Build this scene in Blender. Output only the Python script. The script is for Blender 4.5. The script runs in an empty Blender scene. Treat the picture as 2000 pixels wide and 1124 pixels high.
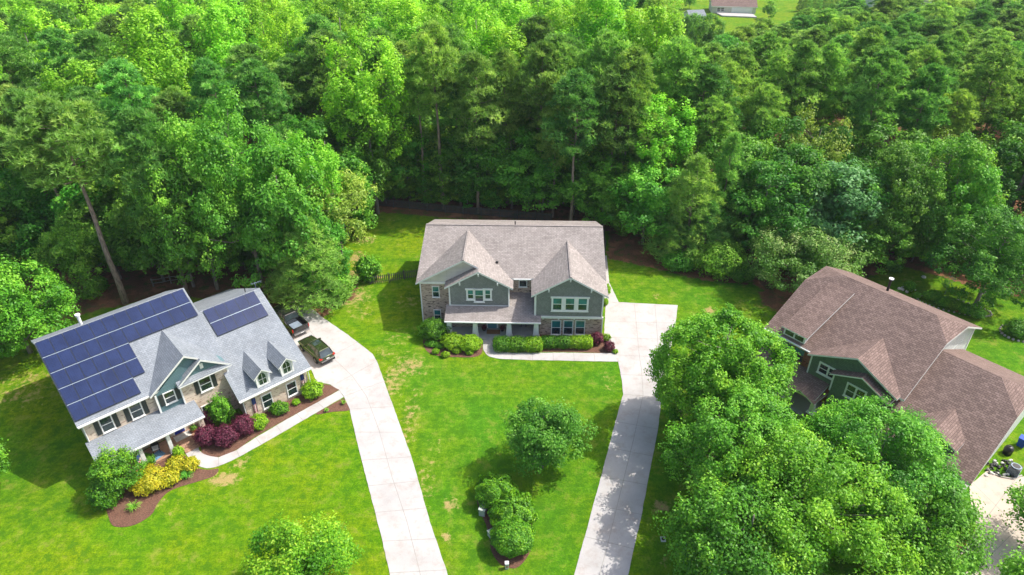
import bpy, math, random
import numpy as np
from mathutils import Vector, Matrix

# ------------------------------------------------------------------ camera, sky, sun
sc = bpy.context.scene
COL = sc.collection
F, TH, H = 1333.0, math.radians(33.2), 46.0
S, C = math.sin(TH), math.cos(TH)
cam = bpy.data.objects.new('camera', bpy.data.cameras.new('camera'))
COL.objects.link(cam)
cam.location = (0, 0, H)
cam.rotation_euler = (math.pi/2 - TH, 0, 0)
cam.data.sensor_width = 36
cam.data.lens = F/2000*36
cam.data.clip_start = 0.5
cam.data.clip_end = 6000
sc.camera = cam

SUN = Vector((0.72, 0.19, 1.0)).normalized()
SUN_EL = math.asin(SUN.z)
world = bpy.data.worlds.new('World'); sc.world = world
world.use_nodes = True
wn = world.node_tree.nodes; wl = world.node_tree.links
sky = wn.new('ShaderNodeTexSky'); sky.sky_type = 'NISHITA'; sky.sun_disc = False
sky.sun_elevation = SUN_EL
sky.sun_rotation = math.atan2(SUN.x, SUN.y)
sky.air_density = 1.0; sky.dust_density = 4.0
wn['Background'].inputs[1].default_value = 0.15
wl.new(sky.outputs[0], wn['Background'].inputs[0])
sl = bpy.data.lights.new('sun', 'SUN'); sl.energy = 3.3; sl.angle = math.radians(0.5); sl.color = (1.0, 0.955, 0.88)
so = bpy.data.objects.new('sun', sl); COL.objects.link(so)
so.rotation_euler = (-SUN).to_track_quat('-Z', 'Y').to_euler()
sc.view_settings.view_transform = 'Standard'
sc.view_settings.look = 'None'
sc.view_settings.gamma = 1.0
sc.view_settings.exposure = 0.72

# ------------------------------------------------------------------ measuring helpers
def P(px, py, z=0.0):
    """world point at height z seen at a pixel of the 2000 px wide photograph"""
    u = (px-1000)/F; v = (py-562)/F
    d = (H-z)/(S+v*C)
    return (u*d, d*(C-v*S), z)
def Qp(x, y, z):
    dz = z-H; dep = y*C-dz*S
    return (1000+F*x/dep, 562-F*(y*S+dz*C)/dep)
def gz(x, y):
    """height of the ground"""
    z = 0.0
    if y > 98: z -= 0.07*(min(y, 260)-98)
    z -= 1.1*math.exp(-(((x+45)/7.0)**2+((y-44)/8.0)**2))
    return z
def gzv(x, y):
    z = np.zeros_like(x)
    z = z-0.07*(np.clip(y, 98, 260)-98)
    z = z-1.1*np.exp(-(((x+45)/7.0)**2+((y-44)/8.0)**2))
    return z

# ------------------------------------------------------------------ tagging
def tag(o, label=None, cat=None, group=None, kind=None):
    if label: o['label'] = label
    if cat: o['category'] = cat
    if group: o['group'] = group
    if kind: o['kind'] = kind
    return o
def thing(name, loc=(0, 0, 0), rz=0.0, label=None, cat=None, group=None):
    o = bpy.data.objects.new(name, None); COL.objects.link(o)
    o.empty_display_size = 0.3
    o.location = loc; o.rotation_euler = (0, 0, rz)
    return tag(o, label, cat, group)

# ------------------------------------------------------------------ materials
def nmat(name):
    m = bpy.data.materials.new(name); m.use_nodes = True
    nt = m.node_tree; b = nt.nodes['Principled BSDF']
    return m, nt, b
def link(nt, a, b): nt.links.new(a, b)
def tex(nt, kind, **kw):
    n = nt.nodes.new(kind)
    for k, v in kw.items():
        if k in n.inputs.keys(): n.inputs[k].default_value = v
        else: setattr(n, k, v)
    return n
def mixc(nt, fac, a, b, blend='MIX'):
    n = nt.nodes.new('ShaderNodeMix'); n.data_type = 'RGBA'; n.blend_type = blend
    if hasattr(fac, 'links'): link(nt, fac, n.inputs[0])
    else: n.inputs[0].default_value = fac
    for i, q in ((6, a), (7, b)):
        if hasattr(q, 'links'): link(nt, q, n.inputs[i])
        else: n.inputs[i].default_value = (q[0], q[1], q[2], 1)
    return n.outputs[2]
def mrange(nt, val, a, b, c=0.0, d=1.0):
    n = nt.nodes.new('ShaderNodeMapRange')
    link(nt, val, n.inputs[0])
    n.inputs[1].default_value = a; n.inputs[2].default_value = b
    n.inputs[3].default_value = c; n.inputs[4].default_value = d
    return n.outputs[0]
def bump(nt, b, h, strength=0.3, dist=0.02):
    n = nt.nodes.new('ShaderNodeBump'); n.inputs['Strength'].default_value = strength
    n.inputs['Distance'].default_value = dist
    link(nt, h, n.inputs['Height']); link(nt, n.outputs[0], b.inputs['Normal'])
def plain(name, col, rough=0.6, metal=0.0, var=0.12, scale=3.0, spec=0.5, coat=0.0):
    m, nt, b = nmat(name)
    tc = nt.nodes.new('ShaderNodeTexCoord')
    no = tex(nt, 'ShaderNodeTexNoise', Scale=scale, Detail=5.0); link(nt, tc.outputs['Object'], no.inputs['Vector'])
    f = mrange(nt, no.outputs[0], 0.3, 0.7)
    c = mixc(nt, f, [x*(1-var) for x in col], [min(1, x*(1+var)) for x in col])
    link(nt, c, b.inputs['Base Color'])
    b.inputs['Roughness'].default_value = rough; b.inputs['Metallic'].default_value = metal
    b.inputs['Specular IOR Level'].default_value = spec
    b.inputs['Coat Weight'].default_value = coat
    return m
def uvn(nt):
    return nt.nodes.new('ShaderNodeUVMap').outputs[0]
def shingle(name, c1, c2, dark, w=0.34, h=0.17, blot=0.12):
    m, nt, b = nmat(name)
    uv = uvn(nt)
    br = tex(nt, 'ShaderNodeTexBrick', Scale=1.0)
    br.inputs['Brick Width'].default_value = w; br.inputs['Row Height'].default_value = h
    br.inputs['Mortar Size'].default_value = 0.016; br.inputs['Mortar Smooth'].default_value = 0.3
    br.inputs['Bias'].default_value = 0.0
    br.inputs['Color1'].default_value = (*c1, 1); br.inputs['Color2'].default_value = (*c2, 1)
    br.inputs['Mortar'].default_value = (*dark, 1)
    link(nt, uv, br.inputs['Vector'])
    no = tex(nt, 'ShaderNodeTexNoise', Scale=0.45, Detail=6.0); link(nt, uv, no.inputs['Vector'])
    n2 = tex(nt, 'ShaderNodeTexNoise', Scale=9.0, Detail=3.0); link(nt, uv, n2.inputs['Vector'])
    mp = nt.nodes.new('ShaderNodeMapping'); mp.inputs['Scale'].default_value = (5.0, 0.25, 1); link(nt, uv, mp.inputs[0])
    n3 = tex(nt, 'ShaderNodeTexNoise', Scale=1.0, Detail=4.0); link(nt, mp.outputs[0], n3.inputs['Vector'])
    c = mixc(nt, 1.0, br.outputs[0], mixc(nt, mrange(nt, no.outputs[0], 0.3, 0.7), (1-blot,)*3, (1+blot,)*3), 'MULTIPLY')
    c = mixc(nt, 1.0, c, mixc(nt, mrange(nt, n2.outputs[0], 0.3, 0.7), (0.86,)*3, (1.12,)*3), 'MULTIPLY')
    c = mixc(nt, 1.0, c, mixc(nt, mrange(nt, n3.outputs[0], 0.35, 0.7), (0.93,)*3, (1.05,)*3), 'MULTIPLY')
    link(nt, c, b.inputs['Base Color'])
    b.inputs['Roughness'].default_value = 0.9; b.inputs['Specular IOR Level'].default_value = 0.2
    bump(nt, b, br.outputs['Fac'], 0.5, -0.015)
    return m
def brick(name, cols, mortar, w=0.23, h=0.08, darkf=0.1):
    m, nt, b = nmat(name)
    uv = uvn(nt)
    br = tex(nt, 'ShaderNodeTexBrick', Scale=1.0)
    br.inputs['Brick Width'].default_value = w; br.inputs['Row Height'].default_value = h
    br.inputs['Mortar Size'].default_value = 0.008; br.inputs['Mortar Smooth'].default_value = 0.2
    br.inputs['Color1'].default_value = (*cols[0], 1); br.inputs['Color2'].default_value = (*cols[1], 1)
    br.inputs['Mortar'].default_value = (*mortar, 1)
    link(nt, uv, br.inputs['Vector'])
    # scattered dark clinker bricks, snapped to the bond
    b2 = tex(nt, 'ShaderNodeTexBrick', Scale=1.0)
    b2.inputs['Brick Width'].default_value = w*1.0; b2.inputs['Row Height'].default_value = h
    b2.inputs['Mortar Size'].default_value = 0.0
    b2.inputs['Color1'].default_value = (0, 0, 0, 1); b2.inputs['Color2'].default_value = (1, 1, 1, 1)
    link(nt, uv, b2.inputs['Vector'])
    n2 = tex(nt, 'ShaderNodeTexNoise', Scale=2.2, Detail=3.0)
    mp = nt.nodes.new('ShaderNodeMapping'); mp.inputs['Scale'].default_value = (1.0, 3.2, 1); link(nt, uv, mp.inputs[0]); link(nt, mp.outputs[0], n2.inputs['Vector'])
    g = nt.nodes.new('ShaderNodeMath'); g.operation = 'MULTIPLY'
    link(nt, mrange(nt, n2.outputs[0], 0.53, 0.60), g.inputs[0]); link(nt, mrange(nt, b2.outputs[0], 0.30, 0.45), g.inputs[1])
    c = mixc(nt, g.outputs[0], br.outputs[0], cols[2])
    no = tex(nt, 'ShaderNodeTexNoise', Scale=0.8, Detail=5.0); link(nt, uv, no.inputs['Vector'])
    c = mixc(nt, 1.0, c, mixc(nt, mrange(nt, no.outputs[0], 0.3, 0.7), (0.85,)*3, (1.1,)*3), 'MULTIPLY')
    link(nt, c, b.inputs['Base Color'])
    b.inputs['Roughness'].default_value = 0.85
    bump(nt, b, br.outputs['Fac'], 0.5, -0.008)
    return m
def siding(name, col, row=0.16, shake=False):
    m, nt, b = nmat(name)
    uv = uvn(nt)
    br = tex(nt, 'ShaderNodeTexBrick', Scale=1.0)
    br.inputs['Brick Width'].default_value = 0.17 if shake else 3.6; br.inputs['Row Height'].default_value = row
    br.inputs['Mortar Size'].default_value = 0.011; br.inputs['Mortar Smooth'].default_value = 0.4
    d = 0.13 if shake else 0.03
    br.inputs['Color1'].default_value = (*[x*(1-d) for x in col], 1); br.inputs['Color2'].default_value = (*[x*(1+d) for x in col], 1)
    br.inputs['Mortar'].default_value = (*[x*0.42 for x in col], 1)
    link(nt, uv, br.inputs['Vector'])
    no = tex(nt, 'ShaderNodeTexNoise', Scale=1.3, Detail=5.0); link(nt, uv, no.inputs['Vector'])
    c = mixc(nt, 1.0, br.outputs[0], mixc(nt, mrange(nt, no.outputs[0], 0.3, 0.7), (0.92,)*3, (1.05,)*3), 'MULTIPLY')
    link(nt, c, b.inputs['Base Color'])
    b.inputs['Roughness'].default_value = 0.7
    bump(nt, b, br.outputs['Fac'], 0.6, -0.015)
    return m
def concrete(name, c1, c2, stain=(0.34, 0.28, 0.24)):
    m, nt, b = nmat(name)
    tc = nt.nodes.new('ShaderNodeTexCoord')
    no = tex(nt, 'ShaderNodeTexNoise', Scale=0.35, Detail=8.0, Roughness=0.62); link(nt, tc.outputs['Object'], no.inputs['Vector'])
    n2 = tex(nt, 'ShaderNodeTexNoise', Scale=14.0, Detail=4.0); link(nt, tc.outputs['Object'], n2.inputs['Vector'])
    n3 = tex(nt, 'ShaderNodeTexNoise', Scale=0.9, Detail=9.0, Roughness=0.7); link(nt, tc.outputs['Object'], n3.inputs['Vector'])
    c = mixc(nt, mrange(nt, no.outputs[0], 0.35, 0.68), c1, c2)
    c = mixc(nt, mrange(nt, n3.outputs[0], 0.50, 0.68, 0, 0.6), c, stain)
    c = mixc(nt, 1.0, c, mixc(nt, mrange(nt, n2.outputs[0], 0.3, 0.7), (0.95,)*3, (1.04,)*3), 'MULTIPLY')
    link(nt, c, b.inputs['Base Color'])
    b.inputs['Roughness'].default_value = 0.85; b.inputs['Specular IOR Level'].default_value = 0.25
    bump(nt, b, n2.outputs[0], 0.15, 0.004)
    return m
def glass(name, col, rough=0.06, blind=False):
    m, nt, b = nmat(name)
    uv = uvn(nt)
    no = tex(nt, 'ShaderNodeTexNoise', Scale=1.2, Detail=4.0); link(nt, uv, no.inputs['Vector'])
    c = mixc(nt, mrange(nt, no.outputs[0], 0.35, 0.65), [x*0.5 for x in col], [min(1, x*1.5) for x in col])
    if blind:
        wv = tex(nt, 'ShaderNodeTexWave', Scale=6.0, Distortion=0.0); wv.bands_direction = 'Y'; link(nt, uv, wv.inputs['Vector'])
        c = mixc(nt, mrange(nt, wv.outputs[1], 0.2, 0.9, 0, 0.35), c, [min(1, x*2.2+0.02) for x in col])
    link(nt, c, b.inputs['Base Color'])
    b.inputs['Roughness'].default_value = rough; b.inputs['Specular IOR Level'].default_value = 0.9
    b.inputs['Coat Weight'].default_value = 0.15; b.inputs['Coat Roughness'].default_value = 0.05
    return m
def leafmat(name, c1, c2, c3, trans=0.35, objvar=0.18, rough=0.5):
    """c1..c3: dark, mid, light leaf colours picked by the per leaf 'tone'; every tree also shifts a little"""
    m, nt, b = nmat(name)
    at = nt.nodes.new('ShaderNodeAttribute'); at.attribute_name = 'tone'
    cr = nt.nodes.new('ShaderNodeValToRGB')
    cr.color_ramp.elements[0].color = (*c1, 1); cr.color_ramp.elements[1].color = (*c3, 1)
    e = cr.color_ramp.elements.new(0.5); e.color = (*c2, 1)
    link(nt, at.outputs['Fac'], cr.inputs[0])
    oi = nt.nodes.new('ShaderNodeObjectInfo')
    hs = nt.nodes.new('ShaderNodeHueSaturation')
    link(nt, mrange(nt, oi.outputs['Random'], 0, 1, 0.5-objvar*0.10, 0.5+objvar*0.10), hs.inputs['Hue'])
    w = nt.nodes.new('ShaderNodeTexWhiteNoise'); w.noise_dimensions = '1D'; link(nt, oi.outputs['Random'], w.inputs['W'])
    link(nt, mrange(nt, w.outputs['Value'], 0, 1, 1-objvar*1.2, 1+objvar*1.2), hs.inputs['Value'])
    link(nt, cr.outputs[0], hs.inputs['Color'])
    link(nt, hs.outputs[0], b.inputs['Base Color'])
    b.inputs['Roughness'].default_value = rough; b.inputs['Specular IOR Level'].default_value = 0.35
    tr = nt.nodes.new('ShaderNodeBsdfTranslucent')
    tcx = mixc(nt, 1.0, hs.outputs[0], (1.08, 1.12, 0.6), 'MULTIPLY')
    link(nt, tcx, tr.inputs[0])
    ms = nt.nodes.new('ShaderNodeMixShader'); ms.inputs[0].default_value = trans
    link(nt, b.outputs[0], ms.inputs[1]); link(nt, tr.outputs[0], ms.inputs[2])
    link(nt, ms.outputs[0], nt.nodes['Material Output'].inputs[0])
    return m
def barkmat(name, col):
    m, nt, b = nmat(name)
    tc = nt.nodes.new('ShaderNodeTexCoord')
    mp = nt.nodes.new('ShaderNodeMapping'); mp.inputs['Scale'].default_value = (6, 6, 1.2); link(nt, tc.outputs['Object'], mp.inputs[0])
    no = tex(nt, 'ShaderNodeTexNoise', Scale=1.5, Detail=6.0); link(nt, mp.outputs[0], no.inputs['Vector'])
    c = mixc(nt, mrange(nt, no.outputs[0], 0.35, 0.65), [x*0.55 for x in col], [x*1.3 for x in col])
    link(nt, c, b.inputs['Base Color']); b.inputs['Roughness'].default_value = 0.9
    bump(nt, b, no.outputs[0], 0.6, 0.05)
    return m

M = {}
M['roof_tan'] = shingle('roof_tan', (0.35, 0.315, 0.295), (0.26, 0.23, 0.215), (0.18, 0.16, 0.15), 0.36, 0.19)
M['roof_grey'] = shingle('roof_grey', (0.27, 0.295, 0.325), (0.215, 0.24, 0.27), (0.15, 0.17, 0.19), 0.36, 0.18)
M['roof_brown'] = shingle('roof_brown', (0.25, 0.178, 0.155), (0.16, 0.113, 0.098), (0.075, 0.048, 0.042), 0.36, 0.20, 0.07)
M['brick_tan'] = brick('brick_tan', ((0.56, 0.43, 0.34), (0.43, 0.32, 0.25), (0.07, 0.045, 0.04)), (0.42, 0.36, 0.31))
M['brick_cream'] = brick('brick_cream', ((0.72, 0.59, 0.46), (0.60, 0.47, 0.36), (0.40, 0.28, 0.21)), (0.66, 0.58, 0.48))
M['brick_red'] = brick('brick_red', ((0.34, 0.10, 0.055), (0.25, 0.07, 0.04), (0.10, 0.035, 0.03)), (0.28, 0.20, 0.16))
M['shake_green'] = siding('shake_green', (0.225, 0.24, 0.228), 0.17, True)
M['shake_deep'] = siding('shake_deep', (0.135, 0.20, 0.13), 0.17, True)
M['lap_cream'] = siding('lap_cream', (0.62, 0.60, 0.53), 0.15)
M['lap_white'] = siding('lap_white', (0.62, 0.66, 0.62), 0.15)
M['lap_teal'] = siding('lap_teal', (0.11, 0.20, 0.22), 0.15)
M['white'] = plain('white_trim', (0.78, 0.78, 0.76), 0.5, var=0.04)
M['conc'] = concrete('driveway_concrete', (0.475, 0.455, 0.44), (0.385, 0.37, 0.36))
M['conc_grey'] = concrete('grey_concrete', (0.42, 0.42, 0.42), (0.37, 0.37, 0.38), (0.30, 0.29, 0.28))
M['conc_tan'] = concrete('tan_concrete', (0.52, 0.44, 0.37), (0.46, 0.38, 0.32))
M['joint'] = plain('joint_line', (0.30, 0.285, 0.26), 0.9)
M['mulch'] = None
M['panel_cell'] = None
M['glass'] = glass('window_glass', (0.035, 0.08, 0.09), blind=True)
M['glass_dark'] = glass('dark_window_glass', (0.02, 0.035, 0.035))
M['glass_teal'] = glass('teal_window_glass', (0.02, 0.13, 0.14), blind=True)
M['glass_navy'] = glass('navy_window_glass', (0.008, 0.035, 0.05))
M['shutter'] = plain('shutter_paint', (0.028, 0.036, 0.034), 0.5)
M['door_blue'] = plain('blue_door_paint', (0.01, 0.035, 0.32), 0.35)
M['door_teal'] = plain('teal_door_paint', (0.10, 0.26, 0.32), 0.4)
M['black'] = plain('black_paint', (0.012, 0.012, 0.013), 0.45)
M['fence_black'] = plain('black_fence_wood', (0.09, 0.085, 0.08), 0.8)
M['grey_wood'] = plain('grey_wood', (0.20, 0.18, 0.15), 0.9)
M['dark_metal'] = plain('dark_metal', (0.03, 0.03, 0.03), 0.4, 0.3)
M['rubber'] = plain('rubber', (0.015, 0.015, 0.015), 0.9)
M['rim'] = plain('alloy', (0.4, 0.4, 0.4), 0.3, 0.9)
M['red_lens'] = plain('red_lens', (0.45, 0.02, 0.015), 0.15)
M['car_green'] = plain('green_car_paint', (0.055, 0.075, 0.03), 0.22, 0.55, var=0.04, coat=1.0)
M['truck_paint'] = plain('black_truck_paint', (0.012, 0.013, 0.014), 0.2, 0.2, var=0.05, coat=1.0)
M['car_glass'] = glass('car_glass', (0.03, 0.045, 0.05))
M['blue_bin'] = plain('blue_plastic', (0.01, 0.06, 0.40), 0.4)
M['util_green'] = plain('pale_grey_green_metal', (0.42, 0.47, 0.42), 0.5)
M['red'] = plain('red_cloth', (0.42, 0.02, 0.03), 0.8)
M['navy'] = plain('navy_cloth', (0.02, 0.04, 0.16), 0.8)
M['cloth_white'] = plain('white_cloth', (0.75, 0.74, 0.72), 0.8)
M['terracotta'] = plain('terracotta', (0.38, 0.11, 0.05), 0.8)
M['rug_blue'] = plain('blue_rug', (0.12, 0.25, 0.38), 0.9, var=0.5, scale=8)
M['mat_brown'] = plain('coir_mat', (0.26, 0.13, 0.06), 0.95)
M['porch_brick'] = brick('porch_brick', ((0.45, 0.25, 0.15), (0.36, 0.19, 0.12), (0.25, 0.14, 0.09)), (0.42, 0.33, 0.26), 0.2, 0.1)
M['stone'] = plain('edging_stone', (0.36, 0.33, 0.29), 0.9, var=0.3)
M['white_stone'] = plain('white_stone', (0.62, 0.60, 0.56), 0.9, var=0.2)
M['blue_seat'] = plain('blue_seat', (0.05, 0.14, 0.26), 0.8)
M['bark_pine'] = barkmat('pine_bark', (0.30, 0.22, 0.17))
M['bark_grey'] = barkmat('grey_bark', (0.24, 0.21, 0.18))

def mk_mulch(name, c1, c2, c3):
    m, nt, b = nmat(name)
    tc = nt.nodes.new('ShaderNodeTexCoord')
    mp = nt.nodes.new('ShaderNodeMapping'); mp.inputs['Scale'].default_value = (1, 2.2, 1); mp.inputs['Rotation'].default_value = (0, 0, 0.6); link(nt, tc.outputs['Object'], mp.inputs[0])
    no = tex(nt, 'ShaderNodeTexNoise', Scale=7.0, Detail=8.0, Roughness=0.75); link(nt, mp.outputs[0], no.inputs['Vector'])
    n2 = tex(nt, 'ShaderNodeTexNoise', Scale=1.2, Detail=5.0); link(nt, tc.outputs['Object'], n2.inputs['Vector'])
    c = mixc(nt, mrange(nt, no.outputs[0], 0.38, 0.62), c1, c2)
    c = mixc(nt, mrange(nt, n2.outputs[0], 0.45, 0.75, 0, 0.6), c, c3)
    link(nt, c, b.inputs['Base Color']); b.inputs['Roughness'].default_value = 0.95
    bump(nt, b, no.outputs[0], 0.9, 0.06)
    return m
M['mulch'] = mk_mulch('mulch_bark', (0.06, 0.028, 0.018), (0.20, 0.095, 0.06), (0.17, 0.095, 0.06))

def mk_panel():
    m, nt, b = nmat('solar_cells')
    uv = uvn(nt)
    br = tex(nt, 'ShaderNodeTexBrick', Scale=1.0); br.offset = 0.0
    br.inputs['Brick Width'].default_value = 0.165; br.inputs['Row Height'].default_value = 0.165
    br.inputs['Mortar Size'].default_value = 0.006
    br.inputs['Color1'].default_value = (0.007, 0.017, 0.068, 1); br.inputs['Color2'].default_value = (0.010, 0.024, 0.09, 1)
    br.inputs['Mortar'].default_value = (0.03, 0.045, 0.10, 1)
    link(nt, uv, br.inputs['Vector'])
    no = tex(nt, 'ShaderNodeTexNoise', Scale=0.6, Detail=4.0); link(nt, uv, no.inputs['Vector'])
    c = mixc(nt, 1.0, br.outputs[0], mixc(nt, mrange(nt, no.outputs[0], 0.3, 0.7), (0.8, 0.8, 0.8), (1.3, 1.2, 1.15)), 'MULTIPLY')
    link(nt, c, b.inputs['Base Color'])
    b.inputs['Roughness'].default_value = 0.35; b.inputs['Specular IOR Level'].default_value = 0.3
    b.inputs['Coat Weight'].default_value = 0.0; b.inputs['Coat Roughness'].default_value = 0.15
    return m
M['panel_cell'] = mk_panel()
M['panel_rim'] = plain('panel_frame', (0.03, 0.04, 0.07), 0.4, 0.5)
M['rail'] = plain('pale_rail', (0.28, 0.35, 0.43), 0.4, 0.4)

# ------------------------------------------------------------------ mesh builder
class MB:
    def __init__(s): s.v = []; s.f = []; s.m = []; s.mats = []
    def mi(s, mat):
        if mat not in s.mats: s.mats.append(mat)
        return s.mats.index(mat)
    def poly(s, pts, mat):
        n = len(s.v); s.v += [tuple(p) for p in pts]; s.f.append(tuple(range(n, n+len(pts)))); s.m.append(s.mi(mat))
    def box(s, x0, x1, y0, y1, z0, z1, mat, mtop=None):
        n = len(s.v)
        s.v += [(x0, y0, z0), (x1, y0, z0), (x1, y1, z0), (x0, y1, z0), (x0, y0, z1), (x1, y0, z1), (x1, y1, z1), (x0, y1, z1)]
        fs = [(0, 3, 2, 1), (4, 5, 6, 7), (0, 1, 5, 4), (1, 2, 6, 5), (2, 3, 7, 6), (3, 0, 4, 7)]
        for i, f in enumerate(fs):
            s.f.append(tuple(n+k for k in f)); s.m.append(s.mi(mtop if (i == 1 and mtop) else mat))
        return s
    def extr(s, pts, d, mat, mtop=None, mbot=None):
        """polygon pts (outward order) and its copy moved by d, joined"""
        n = len(s.v); k = len(pts); d = Vector(d)
        s.v += [tuple(p) for p in pts]+[tuple(Vector(p)+d) for p in pts]
        s.f.append(tuple(range(n, n+k))); s.m.append(s.mi(mtop or mat))
        s.f.append(tuple(n+k+i for i in reversed(range(k)))); s.m.append(s.mi(mbot or mat))
        for i in range(k):
            j = (i+1) % k
            s.f.append((n+i, n+k+i, n+k+j, n+j)); s.m.append(s.mi(mat))
        return s
    def slab(s, pts, mtop, mside, th=0.2):
        a, b_, c = (Vector(pts[0]), Vector(pts[1]), Vector(pts[2]))
        nn = (b_-a).cross(c-a)
        if nn.z < 0: pts = list(reversed(pts))
        return s.extr(pts, (0, 0, -th), mside, mtop, mside)
    def tube(s, pts, rs, mat, n=8, cap=True):
        rings = []
        for i, p in enumerate(pts):
            p = Vector(p)
            a = Vector(pts[max(0, i-1)]); b_ = Vector(pts[min(len(pts)-1, i+1)])
            t = (b_-a).normalized() if (b_-a).length > 1e-6 else Vector((0, 0, 1))
            u = t.orthogonal().normalized() if abs(t.z) < 0.99 else Vector((1, 0, 0))
            if abs(t.z) < 0.99: u = t.cross(Vector((0, 0, 1))).normalized()
            w = t.cross(u).normalized()
            r = rs[i] if hasattr(rs, '__len__') else rs
            st = len(s.v)
            for k in range(n):
                an = 2*math.pi*k/n
                s.v.append(tuple(p+u*math.cos(an)*r+w*math.sin(an)*r))
            rings.append(st)
        for a, b_ in zip(rings, rings[1:]):
            for k in range(n):
                s.f.append((a+k, a+(k+1) % n, b_+(k+1) % n, b_+k)); s.m.append(s.mi(mat))
        if cap:
            s.f.append(tuple(rings[-1]+k for k in range(n))); s.m.append(s.mi(mat))
            s.f.append(tuple(rings[0]+k for k in reversed(range(n)))); s.m.append(s.mi(mat))
        return s
    def loft(s, secs, mat, cap=True):
        n = len(secs[0]); st = len(s.v)
        for q in secs: s.v += [tuple(p) for p in q]
        for i in range(len(secs)-1):
            for k in range(n):
                k2 = (k+1) % n
                s.f.append((st+i*n+k, st+i*n+k2, st+(i+1)*n+k2, st+(i+1)*n+k)); s.m.append(s.mi(mat))
        if cap:
            s.f.append(tuple(st+k for k in reversed(range(n)))); s.m.append(s.mi(mat))
            s.f.append(tuple(st+(len(secs)-1)*n+k for k in range(n))); s.m.append(s.mi(mat))
        return s
    def build(s, name, parent=None, smooth=False, bevel=0.0, loc=None, uv=True):
        me = bpy.data.meshes.new(name); me.from_pydata(s.v, [], s.f)
        for mt in s.mats: me.materials.append(mt)
        me.polygons.foreach_set('material_index', s.m)
        if uv:
            ul = me.uv_layers.new(name='UVMap')
            buf = np.zeros((len(me.loops), 2))
            for p in me.polygons:
                nrm = p.normal
                if abs(nrm.z) > 0.985: t = Vector((1, 0, 0)); w = Vector((0, 1, 0))
                else:
                    t = Vector((-nrm.y, nrm.x, 0)).normalized(); w = nrm.cross(t)
                for li in p.loop_indices:
                    co = me.vertices[me.loops[li].vertex_index].co
                    buf[li] = (co.dot(t), co.dot(w))
            ul.data.foreach_set('uv', buf.ravel())
        if smooth: me.polygons.foreach_set('use_smooth', [True]*len(me.polygons))
        me.update()
        o = bpy.data.objects.new(name, me); COL.objects.link(o)
        if parent: o.parent = parent
        if loc: o.location = loc
        if bevel:
            bv = o.modifiers.new('bevel', 'BEVEL'); bv.width = bevel; bv.segments = 2; bv.limit_method = 'ANGLE'
        return o
# ------------------------------------------------------------------ ground
rng = np.random.default_rng(7)
def W(pts, z=0.0): return [P(x, y, z) for x, y in pts]
def smoothpoly(pts, n=5, closed=True):
    out = []; L = len(pts)
    for i in range(L if closed else L-1):
        p0, p1, p2, p3 = [np.array(pts[(i+k) % L if closed else min(max(i+k, 0), L-1)], float) for k in (-1, 0, 1, 2)]
        for t in np.linspace(0, 1, n, endpoint=False):
            out.append(tuple(0.5*((2*p1)+(-p0+p2)*t+(2*p0-5*p1+4*p2-p3)*t*t+(-p0+3*p1-3*p2+p3)*t**3)))
    return out
def sdist(X, Y, poly):
    """signed distance to a polygon, negative inside"""
    d = np.full(X.shape, 1e9); ins = np.zeros(X.shape, bool)
    n = len(poly)
    for i in range(n):
        x0, y0 = poly[i][:2]; x1, y1 = poly[(i+1) % n][:2]
        ex, ey = x1-x0, y1-y0
        t = np.clip(((X-x0)*ex+(Y-y0)*ey)/(ex*ex+ey*ey+1e-9), 0, 1)
        d = np.minimum(d, np.hypot(X-x0-t*ex, Y-y0-t*ey))
        cond = ((y0 > Y) != (y1 > Y))
        xi = (x1-x0)*(Y-y0)/((y1-y0) if abs(y1-y0) > 1e-9 else 1e-9)+x0
        ins ^= cond & (X < xi)
    return np.where(ins, -d, d)
def smin(X, Y, px, soft): return np.clip(0.5-sdist(X, Y, W(px))/soft, 0, 1)

xs = np.concatenate([[-3000, -1200, -500, -250, -150, -110], np.arange(-80, 84, 0.4), [110, 150, 250, 500, 1200, 3000]])
ys = np.concatenate([[-600, -200, -50, 0, 10], np.arange(18, 104, 0.4), np.arange(104, 262, 4.0), [300, 500, 1000, 2500, 5000]])
X, Y = np.meshgrid(xs, ys)
Z = gzv(X, Y)
lawn = [(-900, 1500), (-400, 800), (-100, 720), (60, 640), (110, 612), (230, 600), (330, 572), (400, 585), (520, 610), (600, 640), (645, 612), (650, 600), (648, 575), (655, 510), (690, 445), (728, 414), (1000, 436), (1190, 452), (1186, 500), (1230, 505), (1300, 520), (1380, 545), (1470, 552), (1500, 575), (1560, 590),
        (1680, 560), (1700, 540), (1760, 520), (1850, 545), (1930, 570), (2060, 590), (2300, 640), (2900, 1500)]
G = dict(lush=np.array([0.085, 0.27, 0.016]), yel=np.array([0.125, 0.24, 0.004]), deep=np.array([0.055, 0.20, 0.02]))
lm = smin(X, Y, lawn, 1.2)
mid = smin(X, Y, [(790, 700), (1215, 700), (1210, 860), (1120, 1124), (1080, 1300), (900, 1300), (875, 1124), (838, 960), (790, 800)], 2.5)
back = smin(X, Y, [(722, 405), (1190, 440), (1190, 500), (820, 560), (700, 560)], 2.0)
rt = smin(X, Y, [(1185, 490), (1600, 540), (2300, 600), (2300, 1500), (1225, 1300), (1290, 800), (1325, 600), (1200, 590)], 2.0)
col = np.ones(X.shape+(3,))*G['yel']
for mk, c in ((mid, (0.090, 0.225, 0.009)), (back, (0.13, 0.25, 0.007)), (rt, (0.095, 0.225, 0.009))):
    col = col*(1-mk[..., None])+np.array(c)*mk[..., None]
lefts = smin(X, Y, [(-300, 700), (170, 900), (210, 1000), (60, 1010), (-300, 900)], 3.0)
col = col*(1-lefts[..., None])+np.array((0.095, 0.22, 0.006))*lefts[..., None]
dry = np.zeros(X.shape)
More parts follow.
